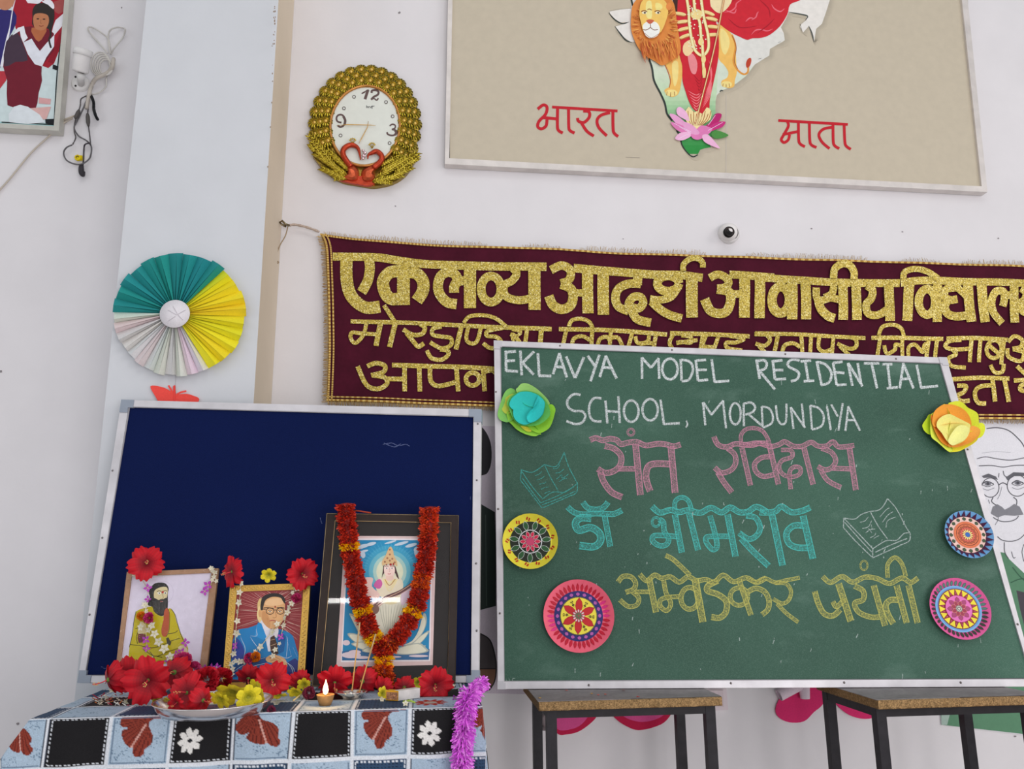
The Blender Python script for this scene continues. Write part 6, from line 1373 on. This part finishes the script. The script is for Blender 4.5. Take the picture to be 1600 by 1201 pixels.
scatter(['white blossom on top of the loose heap at the left end of the table', 'white blossom in the loose heap left of the open hibiscus', 'white blossom lowest at the left end of the table', 'white blossom right of the loose heap at the left end', 'purple blossom above the loose heap at the left end', 'white blossom on the stem left of the oil lamp', 'pale blossom on the cloth edge right of the steel plate', 'white blossom on the cloth below the left end of the matchbox', 'white bud on the cloth below the matchbox', 'white blossom right of the large right hibiscus', 'lilac blossom beside the tinsel garland'],
  [(176, 1078, 7, 0), (168, 1092, 6, 0), (158, 1098, 6, 0), (198, 1096, 6, 0), (178, 1068, 6, 1), (474, 1086, 6, 0), (432, 1098, 6, 0), (597, 1092, 5, 0), (634, 1099, 6, 0), (705, 1072, 8, 0), (711, 1090, 7, 1)])
mb = MB()
for i in range(46):
    u, v = random.uniform(150, 205), random.uniform(1086, 1104); p = TP.at(u, v); a = random.uniform(0, 6.3); L_ = random.uniform(.003, .010); c = random.choice([(206, 190, 170), (150, 40, 60), (210, 206, 196), (190, 110, 60)])
    mb.tube([p+V((0, 0, .002)), p+V((L_*math.cos(a), L_*math.sin(a), random.uniform(.002, .008)))], .0008, col(c), 4)
tag(obj('petal_shreds', mb, M_PETAL), 'scattered heap of thin white and red petal shreds at the left end of the table', 'petals', kind='stuff')
mb = MB(); mb.tube([TP.at(458, 1097)+V((0, 0, .003)), TP.at(475, 1088)+V((0, 0, .008))], .0013, col((196, 180, 130)), 6); tag(obj('loose_sprig', mb, M_PETAL), 'pale flower stem lying left of the oil lamp', 'stem')
mb = MB(); mb.tube([TP.at(630, 1099)+V((0, 0, .003)), TP.at(640, 1098)+V((0, 0, .004)), TP.at(648, 1100)+V((0, 0, .003))], .0018, col((150, 176, 70)), 6); tag(obj('loose_sprig', mb, M_PETAL), 'green stem lying below the matchbox', 'stem')

# ================================================================== MARIGOLD GARLAND
GL = [(539, 788), (541, 810), (544, 832), (546, 850), (550, 880), (556, 905), (560, 930), (566, 952), (574, 975), (585, 998), (597, 1012)]
GR = [(671, 793), (671, 820), (668, 850), (664, 880), (659, 905), (654, 935), (645, 958), (634, 978), (618, 997), (606, 1008), (598, 1014)]
GS = [(597, 1008), (600, 1025), (599, 1040), (601, 1058), (603, 1074)]
root = thing('marigold_garland', P3.at(603, 1074, .02), 'red and yellow marigold garland looped in a Y over the dark framed picture', 'garland')
def tuft(mb, path, h, t0, t1, rad_, c0, c1, dens, ln=.0085):
    p = smooth(path, 8); n = len(p); L_ = [0]
    for a, b in zip(p, p[1:]): L_.append(L_[-1]+math.hypot(b[0]-a[0], b[1]-a[1]))
    T = L_[-1]; cnt = int(T*(t1-t0)*dens)
    for i in range(cnt):
        s = (t0+(t1-t0)*random.random())*T; k = max(j for j in range(n) if L_[j] <= s); k = min(k, n-2); f = (s-L_[k])/max(1e-6, L_[k+1]-L_[k]); q = lerp(p[k], p[k+1], f)
        dx, dy = p[k+1][0]-p[k][0], p[k+1][1]-p[k][1]; l = math.hypot(dx, dy) or 1
        th = random.uniform(-.15, math.pi+.15); rr = rad_*random.uniform(.72, 1.0)*(1+.13*math.sin(s*.42)); off = math.cos(th)*rr/pw_; hh = h+math.sin(th)*rr
        u, v = q[0]-dy/l*off, q[1]+dx/l*off
        a = P3.at(u, v, hh); ctr = P3.at(q[0], q[1], h); dd = (a-ctr).normalized()+V((random.uniform(-.5, .5), random.uniform(-.3, .3), random.uniform(-.5, .5))); dd.normalize()
        sd = dd.cross(V((random.uniform(-1, 1), random.uniform(-1, 1), random.uniform(-1, 1)))).normalized()*random.uniform(.0009, .0018); e = a+dd*ln*random.uniform(.35, .8)
        b0 = a-dd*.004; mb.mesh([b0-sd, b0+sd, e+sd*.9, e+dd*.0012, e-sd*.9], [(0, 1, 2, 3, 4)], col(lerp(c0, c1, random.random())), False)
pw_ = (P3.at(600, 900)-P3.at(601, 900)).length
RD0, RD1 = (140, 22, 18), (214, 64, 36); YL0, YL1 = (220, 140, 6), (246, 196, 10); OR0, OR1 = (176, 60, 24), (226, 110, 30)
def strand(path, h, bands, r):
    core = MB(); p = smooth(path, 6); core.tube([P3.at(u, v, h) for u, v in p], r*.80, col((120, 24, 20)), 12); obj('garland_core', core, M_PETAL, root)
    for t0, t1, c0, c1, nm in bands:
        mb = MB(); tuft(mb, path, h, t0, t1, r, c0, c1, 13); obj(nm, mb, M_PETAL, root, label={'yellow_florets': 'band of yellow florets', 'red_florets': None, 'orange_florets': 'band of orange florets'}[nm], kind='stuff')
r_ = 12.0*pw_
strand(GL, .018, [(0, .27, RD0, RD1, 'red_florets'), (.26, .31, YL0, YL1, 'yellow_florets'), (.31, .70, RD0, RD1, 'red_florets'), (.69, .75, YL0, YL1, 'yellow_florets'), (.75, .89, RD0, RD1, 'red_florets'), (.88, .95, YL0, YL1, 'yellow_florets'), (.95, 1, RD0, RD1, 'red_florets')], r_)
strand(GR, .018, [(0, .2, OR0, RD1, 'orange_florets'), (.2, .44, RD0, RD1, 'red_florets'), (.43, .52, OR0, OR1, 'orange_florets'), (.52, .66, RD0, RD1, 'red_florets'), (.65, .71, YL0, YL1, 'yellow_florets'), (.71, .9, RD0, RD1, 'red_florets'), (.9, 1, RD0, OR1, 'orange_florets')], r_)
strand(GS, .020, [(0, .25, RD0, RD1, 'red_florets'), (.25, .46, YL0, YL1, 'yellow_florets'), (.45, .7, OR0, OR1, 'orange_florets'), (.68, 1.0, RD0, OR1, 'orange_florets')], r_)
mb = MB(); mb.tube([P3.at(u, v, .007) for u, v in [(545, 797), (560, 798), (580, 801)]], .0016, col((150, 60, 40)), 6); obj('cord', mb, M_FRINGE, root)

# ================================================================== TINSEL GARLAND ON THE RIGHT CORNER
root = thing('tinsel_garland', fpos(724, 1110, YF-.02), 'bright purple tinsel garland hanging over the right front of the tablecloth', 'garland')
path = smooth([(754, 1064, YF+.10), (745, 1070, YF+.06), (733, 1086, YF+.0), (728, 1105, YF-.02), (725, 1140, YF-.03), (722, 1175, YF-.035), (722, 1215, YF-.04), (724, 1290, YF-.05)], 10)
pts3 = [fpos(u, v, Y) for u, v, Y in path]
mb = MB(); mb.tube(pts3, .004, col((120, 40, 130)), 6); obj('core', mb, M_TINSEL, root)
mb = MB()
for i in range(5200):
    t = random.random(); k = min(len(pts3)-2, int(t*(len(pts3)-1))); p = pts3[k].lerp(pts3[k+1], random.random())
    dd = V((random.gauss(0, 1), random.gauss(0, 1)-.3, random.gauss(0, .8)-.35)).normalized(); r = (.021 if t > .22 else .016)*random.uniform(.6, 1.05); sd = dd.cross(V((random.gauss(0, 1), random.gauss(0, 1), random.gauss(0, 1)))).normalized()*.0013
    e = p+dd*r+V((0, 0, -.004)); mm = p+dd*r*.5
    c = col(random.choice([(222, 112, 222), (208, 90, 212), (236, 150, 238), (190, 74, 196), (226, 124, 228)])); mb.mesh([p-sd, p+sd, mm+sd, e+sd*.7, e-sd*.7, mm-sd], [(0, 1, 2, 5), (5, 2, 3, 4)], c, False)
obj('tinsel_strands', mb, M_TINSEL, root, kind='stuff')

# ================================================================== PLATE, LAMP, INCENSE, MATCHBOX
def dish(name, label, cat, u, v, Y0, rpx, prof, c, mt_, seg=44):
    p = TP.at(u, v); root = thing(name, p, label, cat); return root, p
pc_ = flat(TZ+.016).at(334, 1096); pc_.z = TZ; Rw = (TP.at(252, 1099)-TP.at(416, 1099)).length/2
root = thing('steel_plate', pc_, 'round polished steel plate heaped with flowers, front left of the table', 'plate')
mb = MB(); mb.lathe(pc_+V((0, 0, .0005)), (0, 0, 1), [(.0001, .001), (Rw*.86, .001), (Rw*.95, .012), (Rw, .017), (Rw*1.005, .018), (Rw, .0165), (Rw*.96, .010), (Rw*.86, 0), (.0001, 0)], col((196, 190, 190)), 64); obj('dish', mb, M_STEEL, root)
mb = MB(); mb.tube([pc_+V((Rw*1.003*math.cos(2*math.pi*k/64), Rw*1.003*math.sin(2*math.pi*k/64), .0185)) for k in range(65)], .0012, col((200, 194, 192)), 6, False); obj('rolled_rim', mb, M_STEEL, root)
# oil lamp
pl_ = TP.at(508, 1101.5); r = 14.5*pxs(pl_.y); root = thing('oil_lamp', pl_, 'small lit oil lamp with a bright flame on the table', 'lamp')
mb = MB(); mb.lathe(pl_, (0, 0, 1), [(.0001, .0), (r*.62, 0), (r*.82, r*.5), (r, r*1.15), (r*.93, r*1.15), (r*.8, r*.9), (.0001, r*.85)], col((150, 112, 70)), 24); obj('cup', mb, M_CLAY, root)
mb = MB(); mb.lathe(pl_, (0, 0, 1), [(.0001, r*.93), (r*.8, r*.93)], col((190, 140, 60)), 20); obj('oil', mb, M_GLOSSP, root)
mb = MB(); mb.tube([pl_+V((0, 0, r*.9)), pl_+V((0, -.002, r*1.15))], .0012, col((40, 30, 24)), 6); obj('wick', mb, M_CLAY, root)
mb = MB(); mb.lathe(pl_+V((0, -.002, r*1.1)), (0, 0, 1), [(.0001, 0), (.0035, .003), (.0048, .008), (.0035, .014), (.0015, .020), (.0001, .025)], (1, 1, 1, 1), 12)
fm = bpy.data.materials.new('flame'); fm.use_nodes = True; bs = fm.node_tree.nodes['Principled BSDF']; bs.inputs['Base Color'].default_value = (1, .7, .3, 1); bs.inputs['Emission Color'].default_value = (1, .72, .34, 1); bs.inputs['Emission Strength'].default_value = 9
obj('flame', mb, fm, root)
l = bpy.data.lights.new('flame_light', 'POINT'); l.energy = .12; l.color = (1, .55, .2); l.shadow_soft_size = .006; o = bpy.data.objects.new('flame_light', l); COLL.objects.link(o); o.parent = root; o.location = (0, -.012, r*1.1+.014)
# incense dish
pi_ = TP.at(548, 1091); Ri = (TP.at(523, 1091)-TP.at(573, 1091)).length/2
root = thing('incense_dish', pi_, 'small shiny steel dish under the incense sticks', 'dish')
mb = MB(); mb.lathe(pi_+V((0, 0, .0005)), (0, 0, 1), [(.0001, .004), (Ri*.62, .004), (Ri*.75, .010), (Ri, .012), (Ri, .011), (Ri*.7, .006), (Ri*.55, 0), (.0001, 0)], col((200, 196, 190)), 40); obj('dish', mb, M_STEEL, root)
mb = MB()
for k in range(4):
    a = math.pi*k/4; mb.tube([pi_+V((Ri*.5*math.cos(a), Ri*.5*math.sin(a), .006)), pi_+V((-Ri*.5*math.cos(a), -Ri*.5*math.sin(a), .006))], .0012, col((180, 176, 170)), 5)
mb.lathe(pi_, (0, 0, 1), [(.004, .004), (.004, .012), (.0001, .012)], col((190, 186, 180)), 12); obj('stick_holder', mb, M_STEEL, root)
for (x0, y0, x1, y1, lb) in ((550, 1079, 562, 972, 'left, more upright incense stick with a pale tip'), (561, 1082, 587, 990, 'right incense stick leaning towards the garland')):
    mb = MB(); a, b = wallp(pi_.y).at(x0, y0), wallp(pi_.y+.012).at(x1, y1); mb.tube([a, b], .0012, col((190, 150, 92)), 6)
    tip = V(b)-V(a); mb.tube([a+tip*.62, b], .0015, col((176, 150, 110)), 6)
    tag(obj('incense_stick', mb, M_CARD), lb, 'incense stick', 'incense sticks')
# matchbox
root = thing('matchbox', TP.at(628, 1096), 'matchbox with a white face and brown striking end, right of the garland tail', 'matchbox')
a = TP.at(602.5, 1094.5); b = TP.at(622.5, 1095.5); c = TP.at(656, 1090.5); H = 16*pxs(a.y)
def face_box(mb, P_, Q_, dep, H, cf, ct):
    dv = V((Q_-P_)); nrm = V((-dv.y, dv.x, 0)).normalized()*dep; up = V((0, 0, H)); z0 = V((0, 0, .001))
    A_ = [P_+z0, Q_+z0, Q_+up, P_+up]; B_ = [p+nrm for p in A_]
    mb.face(A_, cf); mb.face([A_[3], A_[2], B_[2], B_[3]], ct); mb.face([B_[1], B_[0], B_[3], B_[2]], cf); mb.face([A_[0], B_[0], B_[1], A_[1]], ct); mb.face([A_[1], B_[1], B_[2], A_[2]], cf); mb.face([A_[0], A_[3], B_[3], B_[0]], cf)
mb = MB(); P_, Q_ = V(b), V(c); face_box(mb, P_, Q_, .013, H, col((204, 200, 196)), col((190, 186, 180))); obj('sleeve', mb, M_CARD, root)
mb = MB(); P_ = V(a); Q_ = V(b)-V((.0005, 0, 0)); face_box(mb, P_, Q_, .013, H*.99, col((196, 146, 40)), col((196, 150, 50))); obj('tray_end', mb, M_CARD, root, label='yellow edged end')
mb = MB(); up = V((0, 0, 1)); dv = Q_-P_; n_ = V((dv.y, -dv.x, 0)).normalized()*.0004
mb.face([P_+dv*.07+up*H*.14+n_, Q_-dv*.04+up*H*.14+n_, Q_-dv*.04+up*H*.86+n_, P_+dv*.07+up*H*.86+n_], col((146, 106, 80))); obj('striker_strip', mb, M_CHIP, root)
